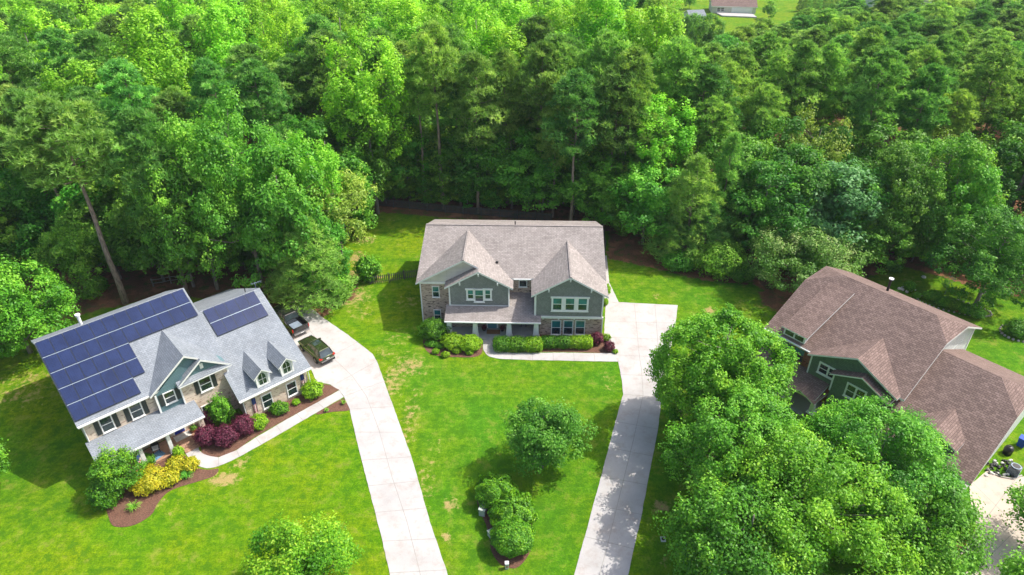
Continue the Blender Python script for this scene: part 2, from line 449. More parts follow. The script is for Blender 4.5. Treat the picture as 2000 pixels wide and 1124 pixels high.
def drypatch(px, py, r, a, ry=None):
    global dry
    x, y, _ = P(px, py); ry = ry or r
    dry = np.maximum(dry, a*np.exp(-(((X-x)/r)**2+((Y-y)/ry)**2)))
for q in ((438, 936, 1.6, 0.95, 0.9), (470, 905, 1.3, 0.55), (300, 985, 2.5, 0.35), (372, 985, 3, 0.25), (712, 468, 2.0, 0.72, 1.6), (700, 505, 1.7, 0.8, 2.2), (690, 535, 1.5, 0.8, 1.2), (735, 545, 1.5, 0.6), (655, 590, 3.0, 0.8, 1.2),
          (690, 580, 3.0, 0.65), (705, 610, 2.5, 0.45), (770, 740, 1.8, 0.6, 4.0), (790, 700, 2.2, 0.45), (800, 715, 2.6, 0.6), (775, 660, 2.5, 0.4), (750, 690, 1.6, 0.5), (800, 590, 2.5, 0.45),
          (800, 820, 1.2, 0.5, 6.0), (880, 985, 0.9, 0.7), (875, 1050, 0.8, 0.7), (835, 940, 1.2, 0.45, 4.0), (850, 870, 1.5, 0.4), (1290, 990, 1.0, 0.9, 0.7), (1296, 1095, 0.6, 0.6), (1320, 895, 1.0, 0.7),
          (1330, 800, 1.5, 0.6), (60, 745, 5.0, 0.5, 3.0), (130, 655, 5, 0.6, 2), (10, 770, 6, 0.5, 2), (760, 430, 4.0, 0.4, 1.2), (900, 440, 8.0, 0.4, 0.8), (1385, 607, 1.0, 0.8), (1282, 578, 0.8, 0.55),
          (1450, 590, 1.5, 0.6, 0.6), (1480, 600, 1.2, 0.5, 0.6), (1260, 560, 0.8, 0.3), (1190, 745, 1.2, 0.35, 4), (945, 700, 6, 0.28, 0.8), (1150, 715, 4, 0.3, 0.5), (560, 860, 2, 0.3), (1780, 548, 2, 0.4)):
    drypatch(*q)
soil = 1-lm
for q in ([(1186, 478), (1250, 488), (1330, 515), (1470, 545), (1460, 556), (1370, 548), (1290, 528), (1190, 506)],
          [(1480, 570), (1560, 560), (1640, 575), (1620, 605), (1540, 620), (1490, 595)],
          [(520, 600), (560, 560), (640, 548), (700, 556), (690, 585), (640, 600), (600, 600), (560, 618)], [(1410, 1080), (1400, 1000), (1440, 960), (1500, 1300), (1420, 1300)],
          [(-50, 600), (150, 540), (330, 545), (560, 560), (400, 580), (240, 592), (100, 632)],
          [(1855, 1090), (1880, 1020), (1960, 1030), (1880, 1105), (1840, 1140)]):
    soil = np.maximum(soil, smin(X, Y, q, 1.6))
fl = np.clip((Y-190)/14, 0, 1)*np.clip((X-30)/10, 0, 1); soil = soil*(1-fl)
me = bpy.data.meshes.new('ground')
ny, nx = X.shape
vv = np.stack([X, Y, Z], -1).reshape(-1, 3)
idx = np.arange(nx*ny).reshape(ny, nx)
fc = np.stack([idx[:-1, :-1], idx[:-1, 1:], idx[1:, 1:], idx[1:, :-1]], -1).reshape(-1, 4)
def npmesh(me, v, f):
    me.vertices.add(len(v)); me.vertices.foreach_set('co', v.astype(np.float32).ravel())
    k = f.shape[1]
    me.loops.add(f.size); me.loops.foreach_set('vertex_index', f.astype(np.int32).ravel())
    me.polygons.add(len(f)); me.polygons.foreach_set('loop_start', np.arange(0, f.size, k, dtype=np.int32))
    me.update(calc_edges=True)
npmesh(me, vv, fc)
a = me.attributes.new('lawn', 'FLOAT_COLOR', 'POINT'); a.data.foreach_set('color', np.concatenate([col.reshape(-1, 3), np.ones((nx*ny, 1))], 1).astype(np.float32).ravel())
a = me.attributes.new('dry', 'FLOAT', 'POINT'); a.data.foreach_set('value', dry.astype(np.float32).ravel())
a = me.attributes.new('soil', 'FLOAT', 'POINT'); a.data.foreach_set('value', soil.astype(np.float32).ravel())
me.polygons.foreach_set('use_smooth', [True]*len(me.polygons))
def mk_ground():
    m, nt, b = nmat('lawn_and_soil')
    ge = nt.nodes.new('ShaderNodeNewGeometry'); pos = ge.outputs['Position']
    def at(n, o):
        q = nt.nodes.new('ShaderNodeAttribute'); q.attribute_name = n; return q.outputs[o]
    def noise(s, d=5.0, r=0.6, sc=None):
        n = tex(nt, 'ShaderNodeTexNoise', Scale=s, Detail=d, Roughness=r)
        if sc:
            mp = nt.nodes.new('ShaderNodeMapping'); mp.inputs['Scale'].default_value = sc; link(nt, pos, mp.inputs[0]); link(nt, mp.outputs[0], n.inputs['Vector'])
        else: link(nt, pos, n.inputs['Vector'])
        return n.outputs[0]
    n1, n2, n3, n4 = noise(0.35, 6), noise(1.6, 6, 0.7), noise(7.0, 5, 0.8), noise(0.12, 3)
    c = at('lawn', 'Color')
    c = mixc(nt, 1.0, c, mixc(nt, mrange(nt, n1, 0.35, 0.65), (0.86, 0.94, 0.9), (1.14, 1.05, 1.0)), 'MULTIPLY')
    c = mixc(nt, 1.0, c, mixc(nt, mrange(nt, n2, 0.36, 0.62), (0.62, 0.76, 0.65), (1.22, 1.12, 1.0)), 'MULTIPLY')
    c = mixc(nt, 1.0, c, mixc(nt, mrange(nt, n3, 0.32, 0.68), (0.50, 0.60, 0.5), (1.38, 1.30, 1.2)), 'MULTIPLY')
    c = mixc(nt, 1.0, c, mixc(nt, mrange(nt, n4, 0.38, 0.62), (0.78, 0.97, 1.0), (1.25, 1.03, 0.8)), 'MULTIPLY')
    wv = tex(nt, 'ShaderNodeTexWave', Scale=0.55, Distortion=0.6); wv.bands_direction = 'Y'; wv.inputs['Detail'].default_value = 1.0
    link(nt, pos, wv.inputs['Vector'])
    c = mixc(nt, 1.0, c, mixc(nt, mrange(nt, wv.outputs[1], 0.3, 0.7), (0.955, 0.97, 0.96), (1.04, 1.02, 1.0)), 'MULTIPLY')
    # darker weedy clumps
    n5 = noise(0.75, 7, 0.75)
    c = mixc(nt, mrange(nt, n5, 0.52, 0.60, 0, 0.7), c, (0.045, 0.14, 0.005))
    # dry thatch
    add = nt.nodes.new('ShaderNodeMath'); add.operation = 'ADD'
    link(nt, at('dry', 'Fac'), add.inputs[0]); link(nt, mrange(nt, n2, 0.3, 0.7, -0.42, 0.42), add.inputs[1])
    dr = mrange(nt, add.outputs[0], 0.42, 0.72, 0, 0.85)
    dc = mixc(nt, mrange(nt, n3, 0.3, 0.7), (0.28, 0.20, 0.07), (0.50, 0.36, 0.17))
    c = mixc(nt, dr, c, dc)
    # thin dry tint everywhere
    c = mixc(nt, mrange(nt, n5, 0.33, 0.47, 0.55, 0), c, (0.27, 0.27, 0.05))
    # bare red soil and litter
    sa = nt.nodes.new('ShaderNodeMath'); sa.operation = 'ADD'
    link(nt, at('soil', 'Fac'), sa.inputs[0]); link(nt, mrange(nt, n2, 0.3, 0.7, -0.35, 0.35), sa.inputs[1])
    sm = mrange(nt, sa.outputs[0], 0.42, 0.62)
    scx = mixc(nt, mrange(nt, n3, 0.35, 0.65), (0.085, 0.045, 0.022), (0.25, 0.125, 0.07))
    scx = mixc(nt, mrange(nt, n1, 0.5, 0.62, 0, 0.8), scx, (0.34, 0.15, 0.08))
    scx = mixc(nt, mrange(nt, n5, 0.52, 0.58, 0, 0.7), scx, (0.05, 0.11, 0.02))
    c = mixc(nt, sm, c, scx)
    link(nt, c, b.inputs['Base Color'])
    b.inputs['Roughness'].default_value = 0.95; b.inputs['Specular IOR Level'].default_value = 0.1
    mm = nt.nodes.new('ShaderNodeMath'); mm.operation = 'ADD'; link(nt, n3, mm.inputs[0]); link(nt, n2, mm.inputs[1])
    bump(nt, b, mm.outputs[0], 0.7, 0.10)
    return m
me.materials.append(mk_ground())
go = bpy.data.objects.new('ground', me); COL.objects.link(go); go['kind'] = 'structure'

def sheet(name, poly, mat, z=0.03, th=0.2, joints=(), kind='structure', jw=0.05):
    b = MB(); pts = []; rr_ = random.Random(len(poly)*7+int(poly[0][1]*10))
    L_ = [(q[0], q[1]) for q in poly]
    for (x0, y0), (x1, y1) in zip(L_, L_[1:]+L_[:1]):
        n_ = max(1, int(math.hypot(x1-x0, y1-y0)/0.45))
        for k in range(n_):
            t_ = k/n_; e_ = rr_.uniform(-0.022, 0.018) if name != 'far_driveway' else 0
            l_ = math.hypot(x1-x0, y1-y0)+1e-6; pts.append((x0+(x1-x0)*t_-(y1-y0)/l_*e_, y0+(y1-y0)*t_+(x1-x0)/l_*e_, z))
    b.slab(pts, mat, mat, th)
    for (x0, y0), (x1, y1) in joints:
        d = Vector((x1-x0, y1-y0, 0)); nrm = Vector((-d.y, d.x, 0)).normalized()*jw/2
        p0, p1 = Vector((x0, y0, z+0.004)), Vector((x1, y1, z+0.004))
        b.poly([p0-nrm, p1-nrm, p1+nrm, p0+nrm], M['joint'])
    o = b.build(name); o['kind'] = kind; return o
def J(lst): return [(P(*a)[:2], P(*b)[:2]) for a, b in lst]
# driveway of the middle house
sheet('driveway', W([(1183, 592), (1208.5, 591), (1324, 597), (1318, 640), (1305, 705), (1292, 780), (1285, 839), (1275, 892), (1253, 1006), (1238, 1073), (1227, 1124), (1190, 1300),
                     (1065, 1300), (1121, 1124), (1142, 1049), (1174, 931), (1202, 824), (1217, 771), (1214, 740), (1207, 706), (1196, 690), (1180, 655)]), M['conc'], 0.035,
      joints=J([((1253, 725), (1256, 772)), ((1256, 772), (1238, 856)), ((1238, 856), (1188, 1059.5)), ((1188, 1059.5), (1130, 1280)), ((1217, 771), (1289, 777)), ((1202, 824), (1285, 839)), ((1190, 875), (1275, 892)),
                ((1174, 931), (1263, 948)), ((1159, 986), (1253, 1006)), ((1142, 1049), (1238, 1073)), ((1239, 594), (1248, 690)), ((1279, 596), (1288, 710)), ((1248, 690), (1253, 725)),
                ((1190, 629), (1319, 632)), ((1193, 660), (1312, 664)), ((1200, 694), (1307, 699)), ((1211, 732), (1300, 737))]))
sheet('side_path', W([(1178, 500), (1185, 500), (1190, 553), (1208.5, 591), (1183, 591.5), (1176, 560)]), M['conc'], 0.031)
sheet('front_walk', W(smoothpoly([(944, 640), (943.7, 670), (945, 685), (956.5, 697), (982, 702.5)], 4, False)+[(1040, 704), (1207, 707), (1203, 691), (1100, 689.5), (1000, 690), (975, 687), (966, 680), (962, 668), (962, 640)]), M['conc'], 0.03,
      joints=J([((1000, 690), (1000, 703)), ((1040, 690), (1040, 704)), ((1080, 690), (1081, 705)), ((1120, 690), (1122, 706)), ((1160, 691), (1162, 707)), ((944, 662), (962, 662)), ((946, 684), (966, 680))]))
# driveway of the left house
LD = [(597, 593), (632, 622), (680, 655), (728, 692), (737, 708), (745, 730), (772, 805), (806, 900), (840, 1020), (875, 1124), (935, 1300)]
RD = [(530, 604), (556, 650), (605, 716), (618, 746), (645, 752), (662, 762), (671, 774), (683, 800), (701, 880), (722, 960), (745, 1050), (762, 1124), (800, 1300)]
dj = []
for (ax, ay), (bx, by) in (((684, 800), (768, 795)), ((693, 845), (787, 845)), ((706, 900), (803, 893)), ((719, 950), (818, 940)), ((732, 1002), (833, 993)), ((747, 1058), (852, 1053)), ((761, 1120), (872, 1114)),
                           ((610, 717), (700, 668)), ((657, 750), (737, 706)), ((672, 775), (752, 745))): dj.append(((ax, ay), (bx, by)))
cl = [(600, 640), (640, 690), (688, 735), (716, 775), (740, 840), (765, 930), (795, 1020), (818, 1110), (860, 1290)]
dj += list(zip(cl, cl[1:]))
sheet('driveway', W(LD+RD[::-1]), M['conc'], 0.035, joints=J(dj))
sheet('front_walk', W([(662.5, 763), (560, 820), (497, 857), (462, 880)]+smoothpoly([(427, 894), (398, 888), (386, 874), (383, 868)], 4, False)+[(358, 874), (362, 886)]+smoothpoly([(371, 897), (384, 909), (404, 915), (426, 912)], 4, False)+[(452, 901), (507, 871), (600, 817), (671, 776)]), M['conc'], 0.03,
      joints=J([((620, 787), (632, 797)), ((580, 809), (591, 821)), ((540, 832), (550, 845)), ((500, 856), (510, 869)), ((462, 880), (468, 893)), ((427, 894), (427, 912)), ((386, 876), (369, 896))]))
# driveway of the right house
sheet('driveway', W([(1893, 948), (1899, 944), (1928, 919), (1955, 932), (1985, 934), (2150, 900), (2400, 1300), (1690, 1300), (1844, 1124), (1872, 1087), (1908, 1030), (1896, 990)]), M['conc_tan'], 0.035,
      joints=J([((1899, 944), (2060, 1100)), ((1985, 934), (1870, 1088)), ((1907, 1010), (1930, 1013)), ((1930, 1013), (2040, 1080)), ((2020, 1000), (1860, 1160)), ((1916, 1072), (2010, 1140)), ((1960, 1040), (1990, 1010))]))
# mulch beds
def bed(poly, z=0.02, mat=None, edge=True, sm=4):
    pts = [(x, y, 0) for x, y, _ in W(smoothpoly(poly, sm))]
    b = MB(); n = len(pts); c = np.mean(np.array(pts), 0)
    b.slab([(x, y, z) for x, y, _ in pts], mat or M['mulch'], mat or M['mulch'], 0.2)
    o = b.build('mulch_bed'); o['kind'] = 'structure'; return o
bed([(393, 862), (394, 884), (403, 891), (427, 893), (462, 879), (497, 855), (560, 819), (662, 762), (655, 757), (640, 752), (622, 752), (600, 762), (540, 788), (478, 810), (440, 800), (405, 830)])
bed([(672, 779), (684, 786), (686, 801), (650, 805), (616, 810), (640, 795)], sm=3)
bed([(198, 925), (205, 980), (212, 1010), (222, 1028), (250, 1029), (275, 1020), (297, 1004), (306, 987), (324, 965), (347, 953), (390, 940), (418, 930), (427, 916), (404, 918), (380, 912), (362, 892), (345, 890), (270, 900)])
bed([(832, 655), (831, 683), (853, 695), (890, 698), (925, 698), (941, 690), (942, 672), (942, 655), (900, 640)])
bed([(966, 650), (966, 676), (972, 685), (1000, 688), (1100, 688), (1195, 690), (1206, 684), (1203, 665), (1190, 655), (1100, 645), (1000, 640)])
bed([(934, 945), (931, 975), (937, 1000), (949, 1025), (955, 1050), (961, 1080), (980, 1104), (1008, 1110), (1030, 1088), (1042, 1058), (1038, 1020), (1022, 980), (998, 952), (960, 938)])
bed([(1370, 880), (1420, 900), (1520, 1000), (1600, 1100), (1560, 1160), (1440, 1140), (1420, 1060), (1390, 980)])
# ------------------------------------------------------------------ houses
class Frame:
    def __init__(s, ox, oy, deg):
        s.o = (ox, oy); s.r = math.radians(deg); s.a = (math.cos(s.r), math.sin(s.r)); s.b = (-math.sin(s.r), math.cos(s.r))
    def wor(s, a, b): return (s.o[0]+a*s.a[0]+b*s.b[0], s.o[1]+a*s.a[1]+b*s.b[1])
    def loc(s, x, y):
        x -= s.o[0]; y -= s.o[1]; return (x*s.a[0]+y*s.a[1], x*s.b[0]+y*s.b[1])
    def B(s, px, py, b):
        def q(z):
            x, y, _ = P(px, py, z); return s.loc(x, y)
        f0 = q(0)[1]-b; f1 = q(40)[1]-b; z = f0*40/(f0-f1); return q(z)[0], z
def window(root, a0, a1, z0, z1, b, n=1, trim=0.1, gl='glass', tm='white', head=0.0, sill=True, kind='dh', name='window', post=0.16):
    """a window in a wall facing -b: frame and sash bars, each pane a child"""
    f = MB(); t = trim; fr = M[tm]
    w = (a1-a0); d0, d1 = b-0.07, b+0.01
    f.box(a0-t-head, a1+t+head, d0-0.02, d1, z1, z1+t*1.2, fr)
    f.box(a0-t, a1+t, d0-0.02, d1, z0-t, z0, fr)
    if sill: f.box(a0-t-0.05, a1+t+0.05, d0-0.05, d1, z0-t-0.05, z0-t-0.002, fr)
    f.box(a0-t, a0, d0, d1, z0, z1, fr); f.box(a1, a1+t, d0, d1, z0, z1, fr)
    pw = (w-post*(n-1))/n; zm = (z0+z1)/2
    for i in range(n):
        p0 = a0+i*(pw+post); p1 = p0+pw
        if i < n-1: f.box(p1, p1+post, d0-0.005, d1, z0, z1, fr)
        s_ = 0.025
        for q in ((p0, p0+s_, z0, z1), (p1-s_, p1, z0, z1), (p0+s_, p1-s_, z0, z0+s_), (p0+s_, p1-s_, z1-s_, z1)):
            f.box(q[0], q[1], b-0.05, b+0.005, q[2], q[3], fr)
        if kind == 'dh': f.box(p0+s_, p1-s_, b-0.052, b+0.005, zm-0.03, zm+0.03, fr)
    o = f.build(name, root)
    for i in range(n):
        p0 = a0+i*(pw+post); p1 = p0+pw
        g = MB()
        if kind == 'dh' and gl == 'glass_teal': g.box(p0+0.03, p1-0.03, b-0.03, b+0.004, z0+0.03, zm, M['glass_navy']); g.box(p0+0.03, p1-0.03, b-0.034, b+0.004, zm, z1-0.03, M[gl])
        else: g.box(p0+0.03, p1-0.03, b-0.03, b+0.004, z0+0.03, z1-0.03, M[gl])
        g.build('pane', o)
    return o
def wpx(fr, b, x0, y0, x1, y1):
    """bounds of a window in a wall plane from two opposite corners"""
    a0, z1 = fr.B(x0, y0, b); a1, z0 = fr.B(x1, y1, b); return a0, a1, z0, z1
def prism_b(mb, prof, b0, b1, mat):      # profile in (a,z), outward from the front, run back along b
    mb.extr([(a, b0, z) for a, z in prof], (0, b1-b0, 0), mat)
def prism_a(mb, prof, a0, a1, mat):      # profile in (b,z)
    mb.extr([(a0, b, z) for b, z in prof][::-1], (a1-a0, 0, 0), mat)
def downspout(root, a, b, z0, z1, dx=0, dy=0):
    m = MB(); m.tube([(a+dx, b+dy, z1), (a+dx*0.6, b+dy*0.6, z1-0.15), (a, b, z1-0.45), (a, b, z0)], 0.045, M['white'], 6); m.build('downspout', root)
def gutter(mb, a0, a1, b, z, mat):
    mb.box(a0, a1, b-0.11, b-0.002, z-0.13, z-0.01, mat)
def column(root, a, b, z0, z1, w0, w1, mat, pier=None, pz=0.8):
    m = MB()
    if pier: m.box(a-w0-0.08, a+w0+0.08, b-w0-0.08, b+w0+0.08, z0, pz, M[pier]); m.box(a-w0-0.12, a+w0+0.12, b-w0-0.12, b+w0+0.12, pz, pz+0.07, mat); z0 = pz+0.07
    m.loft([[(a-w, b-w, z), (a+w, b-w, z), (a+w, b+w, z), (a-w, b+w, z)] for w, z in ((w0, z0), (w1, z1-0.12))], mat)
    m.box(a-w1-0.07, a+w1+0.07, b-w1-0.07, b+w1+0.07, z1-0.12, z1, mat); m.box(a-w0-0.05, a+w0+0.05, b-w0-0.05, b+w0+0.05, z0-0.001, z0+0.14, mat)
    m.build('porch_column', root)
def knee(root, a, b, z):
    m = MB(); m.box(a-0.07, a+0.07, b-0.02, b+0.36, z-0.1, z, M['white']); m.box(a-0.07, a+0.07, b+0.24, b+0.36, z-0.45, z-0.1, M['white']); m.build('bracket', root)

# ---- middle house -------------------------------------------------
FM = Frame(0, 60, -1.5)
mh = thing('house', (0, 60, 0), math.radians(-1.5), 'two storey house with pale tan shingles, grey green gables and white columned porch', 'house')
T, Wt = M['roof_tan'], M['white']
bm = MB(); bm.box(-10.2, -0.32, 2.9, 17, -1.5, 5.42, M['brick_tan']); bm.box(-0.32, 9.88, 3.75, 16.98, -1.5, 5.42, M['brick_tan'])
bm.box(-7.05, -0.4, 1.8, 2.9, -1.5, 3.3, M['brick_tan']); bm.box(3.0, 9.82, 0.78, 3.75, -1.5, 2.72, M['brick_tan'])
bm.build('brick_wall', mh)
b_ = MB(); prism_a(b_, [(3.8, 5.3), (9.8, 8.55), (16.9, 5.3)], -10.05, 9.8, M['lap_cream']); b_.build('end_gable_wall', mh)
b_ = MB(); prism_b(b_, [(-10.2, 5.42), (-0.4, 5.42), (-5.28, 8.25)], 2.86, 4.2, M['lap_cream']); b_.box(-10.25, -7.0, 2.80, 2.9, 5.22, 5.46, Wt); b_.build('gable_siding', mh)
b_ = MB(); b_.box(-6.9, -0.4, 1.75, 2.9, 3.1, 5.4, M['shake_green']); prism_b(b_, [(-6.9, 5.4), (-0.4, 5.4), (-0.4, 5.65), (-3.65, 7.4), (-6.9, 5.65)], 1.752, 2.9, M['shake_green']); b_.build('shake_siding', mh)
def board(root, *q, name='corner_board'):
    b_ = MB(); b_.box(*q, Wt); return b_.build(name, root)
for x in (-6.95, -0.46): board(mh, x, x+0.15, 1.70, 1.95, 3.05, 5.5)
board(mh, -6.8, -0.46, 1.70, 1.80, 3.05, 3.22, name='trim_band')
b_ = MB(); b_.box(2.5, 9.75, 0.5, 3.75, 2.75, 5.4, M['shake_green']); prism_b(b_, [(2.5, 5.4), (9.75, 5.4), (9.75, 5.6), (6.14, 7.7), (2.5, 5.6)], 0.502, 4.5, M['shake_green']); b_.build('shake_siding', mh)
for x in (2.45, 9.65): board(mh, x, x+0.15, 0.45, 0.7, 2.72, 5.5)
board(mh, 2.44, 9.82, 0.42, 0.76, 2.5, 2.78, name='trim_band')
for x in (3.3, 5.0, 6.7, 8.3): board(mh, x, x+0.14, 0.5, 0.78, 2.3, 2.5, name='bracket')
for x in (-10.27, 9.83): board(mh, x, x+0.12, 2.84 if x < 0 else 0.74, 3.05 if x < 0 else 0.9, -1.0, 5.3 if x < 0 else 2.5)
r = MB()
r.slab([(-10.6, 3.0, 5.632), (-3, 3.0, 5.632), (-3, 3.3, 5.776), (10.25, 3.3, 5.776), (10.2, 9.8, 8.9), (-10.2, 9.8, 8.9)], T, Wt)
r.slab([(-10.2, 9.8, 8.9), (10.2, 9.8, 8.9), (10.2, 17.4, 5.6), (-10.3, 17.4, 5.6)], T, Wt)
r.box(-10.2, 10.2, 9.68, 9.92, 8.80, 8.93, T)
r.build('main_roof', mh)
r = MB(); r.slab([(-10.6, 2.3, 5.6), (-5.28, 2.3, 8.6), (-5.28, 9.5, 8.6), (-10.6, 3.25, 5.6)], T, Wt)
r.slab([(-5.28, 2.3, 8.6), (-3.65, 2.3, 7.68), (-3.65, 1.5, 7.68), (0.07, 1.5, 5.58), (0.07, 3.6, 5.58), (-5.28, 9.5, 8.6)], T, Wt)
r.slab([(-3.65, 1.5, 7.68), (-7.37, 1.5, 5.58), (-7.37, 2.85, 5.58), (-3.65, 2.85, 7.68)], T, Wt)
r.box(-5.38, -5.18, 2.3, 9.3, 8.52, 8.63, T); r.build('gable_roof', mh)
r = MB(); r.slab([(2.04, 0.13, 5.6), (6.14, 0.13, 8.0), (6.14, 8.3, 8.0), (2.04, 3.5, 5.6)], T, Wt); r.slab([(10.25, 0.13, 5.6), (6.14, 0.13, 8.0), (6.14, 8.3, 8.0), (10.25, 3.5, 5.6)], T, Wt)
r.box(6.04, 6.24, 0.13, 8.1, 7.92, 8.03, T); r.build('gable_roof', mh)
r = MB(); r.slab([(-7.3, -0.5, 2.6), (3.14, -0.5, 2.6), (3.14, 0.45, 2.84), (2.5, 0.45, 2.84), (2.5, 3.8, 3.67), (-0.4, 3.8, 3.67), (-0.4, 1.85, 3.19), (-7.3, 1.85, 3.19)], T, Wt, 0.22)
gutter(r, -7.3, 3.14, -0.5, 2.58, Wt); r.build('porch_roof', mh)
r = MB(); gutter(r, 0.1, 2.0, 3.3, 5.75, Wt)
r.build('gutter', mh)
for a in (-3.65,): knee(mh, a, 1.42, 7.38)
for a, z in ((-5.7, 6.25), (-1.6, 6.25)): knee(mh, a, 1.42, z)
knee(mh, 6.14, 0.1, 7.72)
for a, z in ((3.9, 6.4), (8.4, 6.4)): knee(mh, a, 0.1, z)
for a in (-6.88, -4.02, -0.33, 2.64): column(mh, a, 0.12, 0.15, 2.4, 0.33, 0.22, Wt)
q = MB(); q.box(-7.2, 2.98, -0.35, 1.8, -0.3, 0.16, M['conc_grey']); q.box(-0.35, 2.98, 1.8, 3.75, -0.3, 0.158, M['conc_grey']); q.build('porch_floor', mh)
def z1(x, y): return (780+x/3.5125, 400+y/3.5125)
def wz(fr, b, zf, x0, y0, x1, y1): return wpx(fr, b, *zf(x0, y0), *zf(x1, y1))
A = wz(FM, 2.9, z1, 226, 562, 274, 632); window(mh, *A, 2.9, 1, 0.06, 'glass_teal')
A = wz(FM, 2.9, z1, 238, 722, 286, 790); window(mh, *A, 2.9, 1, 0.06, 'glass_teal')
A = wz(FM, 1.75, z1, 468, 585, 508, 645); window(mh, *A, 1.75, 1, 0.16, 'glass_teal', head=0.1)
A = wz(FM, 1.75, z1, 518, 585, 576, 662); window(mh, *A, 1.75, 1, 0.13, 'glass_teal')
A = wz(FM, 1.75, z1, 588, 585, 625, 645); window(mh, *A, 1.75, 1, 0.16, 'glass_teal', head=0.1)
A = wz(FM, 0.5, z1, 1055, 641, 1284, 724); window(mh, *A, 0.5, 3, 0.17, 'glass_teal', post=0.42, head=0.1)
for x0, x1 in ((1047, 1102), (1130, 1185), (1212, 1266)):
    A = wz(FM, 0.78, z1, x0, 796, x1, 888); window(mh, *A, 0.78, 1, 0.07, 'glass_teal')
A = wz(FM, 3.75, z1, 823, 520, 873, 562); window(mh, *A, 3.75, 1, 0.06, 'glass_dark', kind='fixed')
window(mh, -5.35, -4.45, 0.95, 2.3, 1.8, 1, 0.06, 'glass_dark')
d = MB(); d.box(-2.75, -1.75, 1.70, 1.79, 0.16, 2.3, M['door_teal']); d.box(-2.9, -2.75, 1.68, 1.79, 0.16, 2.4, Wt); d.box(-1.75, -1.6, 1.68, 1.79, 0.16, 2.4, Wt); dd = d.build('door', mh)
d = MB(); d.box(-2.55, -1.95, 1.675, 1.70, 1.1, 2.1, M['glass_teal']); d.build('pane', dd)
for a, b, z in ((-0.0, 13.0, 0), (8.9, 5.2, 0)):
    pass
v = MB(); v.tube([(0.1, 10.3, 8.5), (0.1, 10.3, 9.15)], 0.07, M['black'], 8); v.build('vent_pipe', mh)
v = MB(); v.box(-1.95, -1.65, 4.9, 5.15, 6.72, 6.86, M['black']); v.build('roof_vent', mh)
downspout(mh, 2.42, 0.55, 2.7, 5.4, 0, -0.3); downspout(mh, -0.42, 1.62, 3.2, 5.4, 0, 0)

# ---- left house ---------------------------------------------------
FL = Frame(-35.81, 40.76, 42.5)
lh = thing('house', (-35.81, 40.76, 0), math.radians(42.5), 'two storey house with grey roof covered in solar panels and two small dormers', 'house')
T = M['roof_grey']
def ms(b): return 5.6+0.538*b            # main front slope
b_ = MB(); b_.box(0.35, 12.4, 0.4, 15.4, -2.2, 5.35, M['brick_cream']); b_.box(8.15, 12.42, -0.25, 0.4, -1.5, 5.35, M['brick_cream'])
b_.box(6.12, 8.15, 0.0, 0.4, -1.5, 2.9, M['brick_cream']); b_.build('brick_wall', lh)
b_ = MB(); prism_a(b_, [(0.45, 5.3), (7.9, 9.5), (15.35, 5.3)], 0.37, 12.38, M['lap_cream']); b_.build('end_gable_wall', lh)
b_ = MB(); b_.box(6.1, 8.15, -0.05, 0.4, 2.9, 5.35, M['lap_teal']); prism_b(b_, [(6.2, 5.3), (12.2, 5.3), (9.2, 7.85)], -0.03, 3, M['lap_teal'])
prism_b(b_, [(8.3, 5.9), (12.4, 5.9), (10.35, 7.15)], -0.3, 1.0, M['lap_teal']); b_.build('teal_siding', lh)
board(lh, 6.02, 6.17, -0.1, 0.1, 2.9, 5.3); board(lh, 8.08, 8.2, -0.3, -0.1, 2.9, 5.3); board(lh, 12.34, 12.47, -0.3, -0.1, 3, 5.3); board(lh, 10.2, 10.5, -0.34, -0.29, 6.2, 6.75, name='gable_vent')
r = MB(); r.slab([(-0.05, 0, 5.6), (12.75, 0, 5.6), (12.75, 7.9, 9.85), (-0.05, 7.9, 9.85)], T, Wt); r.slab([(-0.05, 7.9, 9.85), (12.75, 7.9, 9.85), (12.75, 15.8, 5.6), (-0.05, 15.8, 5.6)], T, Wt)
gutter(r, 0, 5.6, 0, 5.55, Wt); r.build('main_roof', lh)
r = MB(); r.slab([(5.66, -0.35, 5.6), (9.2, -0.35, 8.25), (9.2, 5.2, 8.25), (5.66, 0.3, 5.6)], T, Wt)
r.slab([(9.2, -0.35, 8.25), (10.35, -0.35, 7.39), (10.35, -0.65, 7.39), (12.78, -0.65, 5.57), (12.78, 0.3, 5.57), (9.2, 5.2, 8.25)], T, Wt)
r.slab([(10.35, -0.65, 7.39), (7.92, -0.65, 5.57), (7.92, 0.2, 5.57), (10.35, 0.2, 7.39)], T, Wt)
r.slab([(7.95, -0.72, 5.52), (12.75, -0.72, 5.52), (12.75, -0.28, 5.92), (7.95, -0.28, 5.92)], T, Wt, 0.12)
r.build('gable_roof', lh)
r = MB(); r.slab([(0, -2.35, 2.78), (8.9, -2.35, 2.78), (8.9, -0.2, 3.25), (8.1, -0.2, 3.25), (8.1, 0.42, 3.39), (0, 0.42, 3.39)], T, Wt, 0.2); gutter(r, 0, 8.9, -2.35, 2.75, Wt); r.build('porch_roof', lh)
gk = 0.6
def gs(b): return 3.0+gk*(b+3.0)
r = MB(); r.slab([(11.9, -3.0, 3.0), (19.2, -3.0, 3.0), (19.05, 5.6, gs(5.6)), (12.2, 5.6, gs(5.6))], T, Wt); r.slab([(12.2, 5.6, gs(5.6)), (19.05, 5.6, gs(5.6)), (19.1, 15.6, 3.15), (12.2, 15.6, 3.15)], T, Wt)
gutter(r, 11.9, 19.2, -3.0, 2.95, Wt); r.build('garage_roof', lh)
b_ = MB(); prism_a(b_, [(-2.55, -1.5), (-2.55, 2.95), (5.6, 7.9), (15.2, 3.0), (15.2, -1.5)], 12.42, 18.85, M['brick_cream']); b_.build('garage_wall', lh)
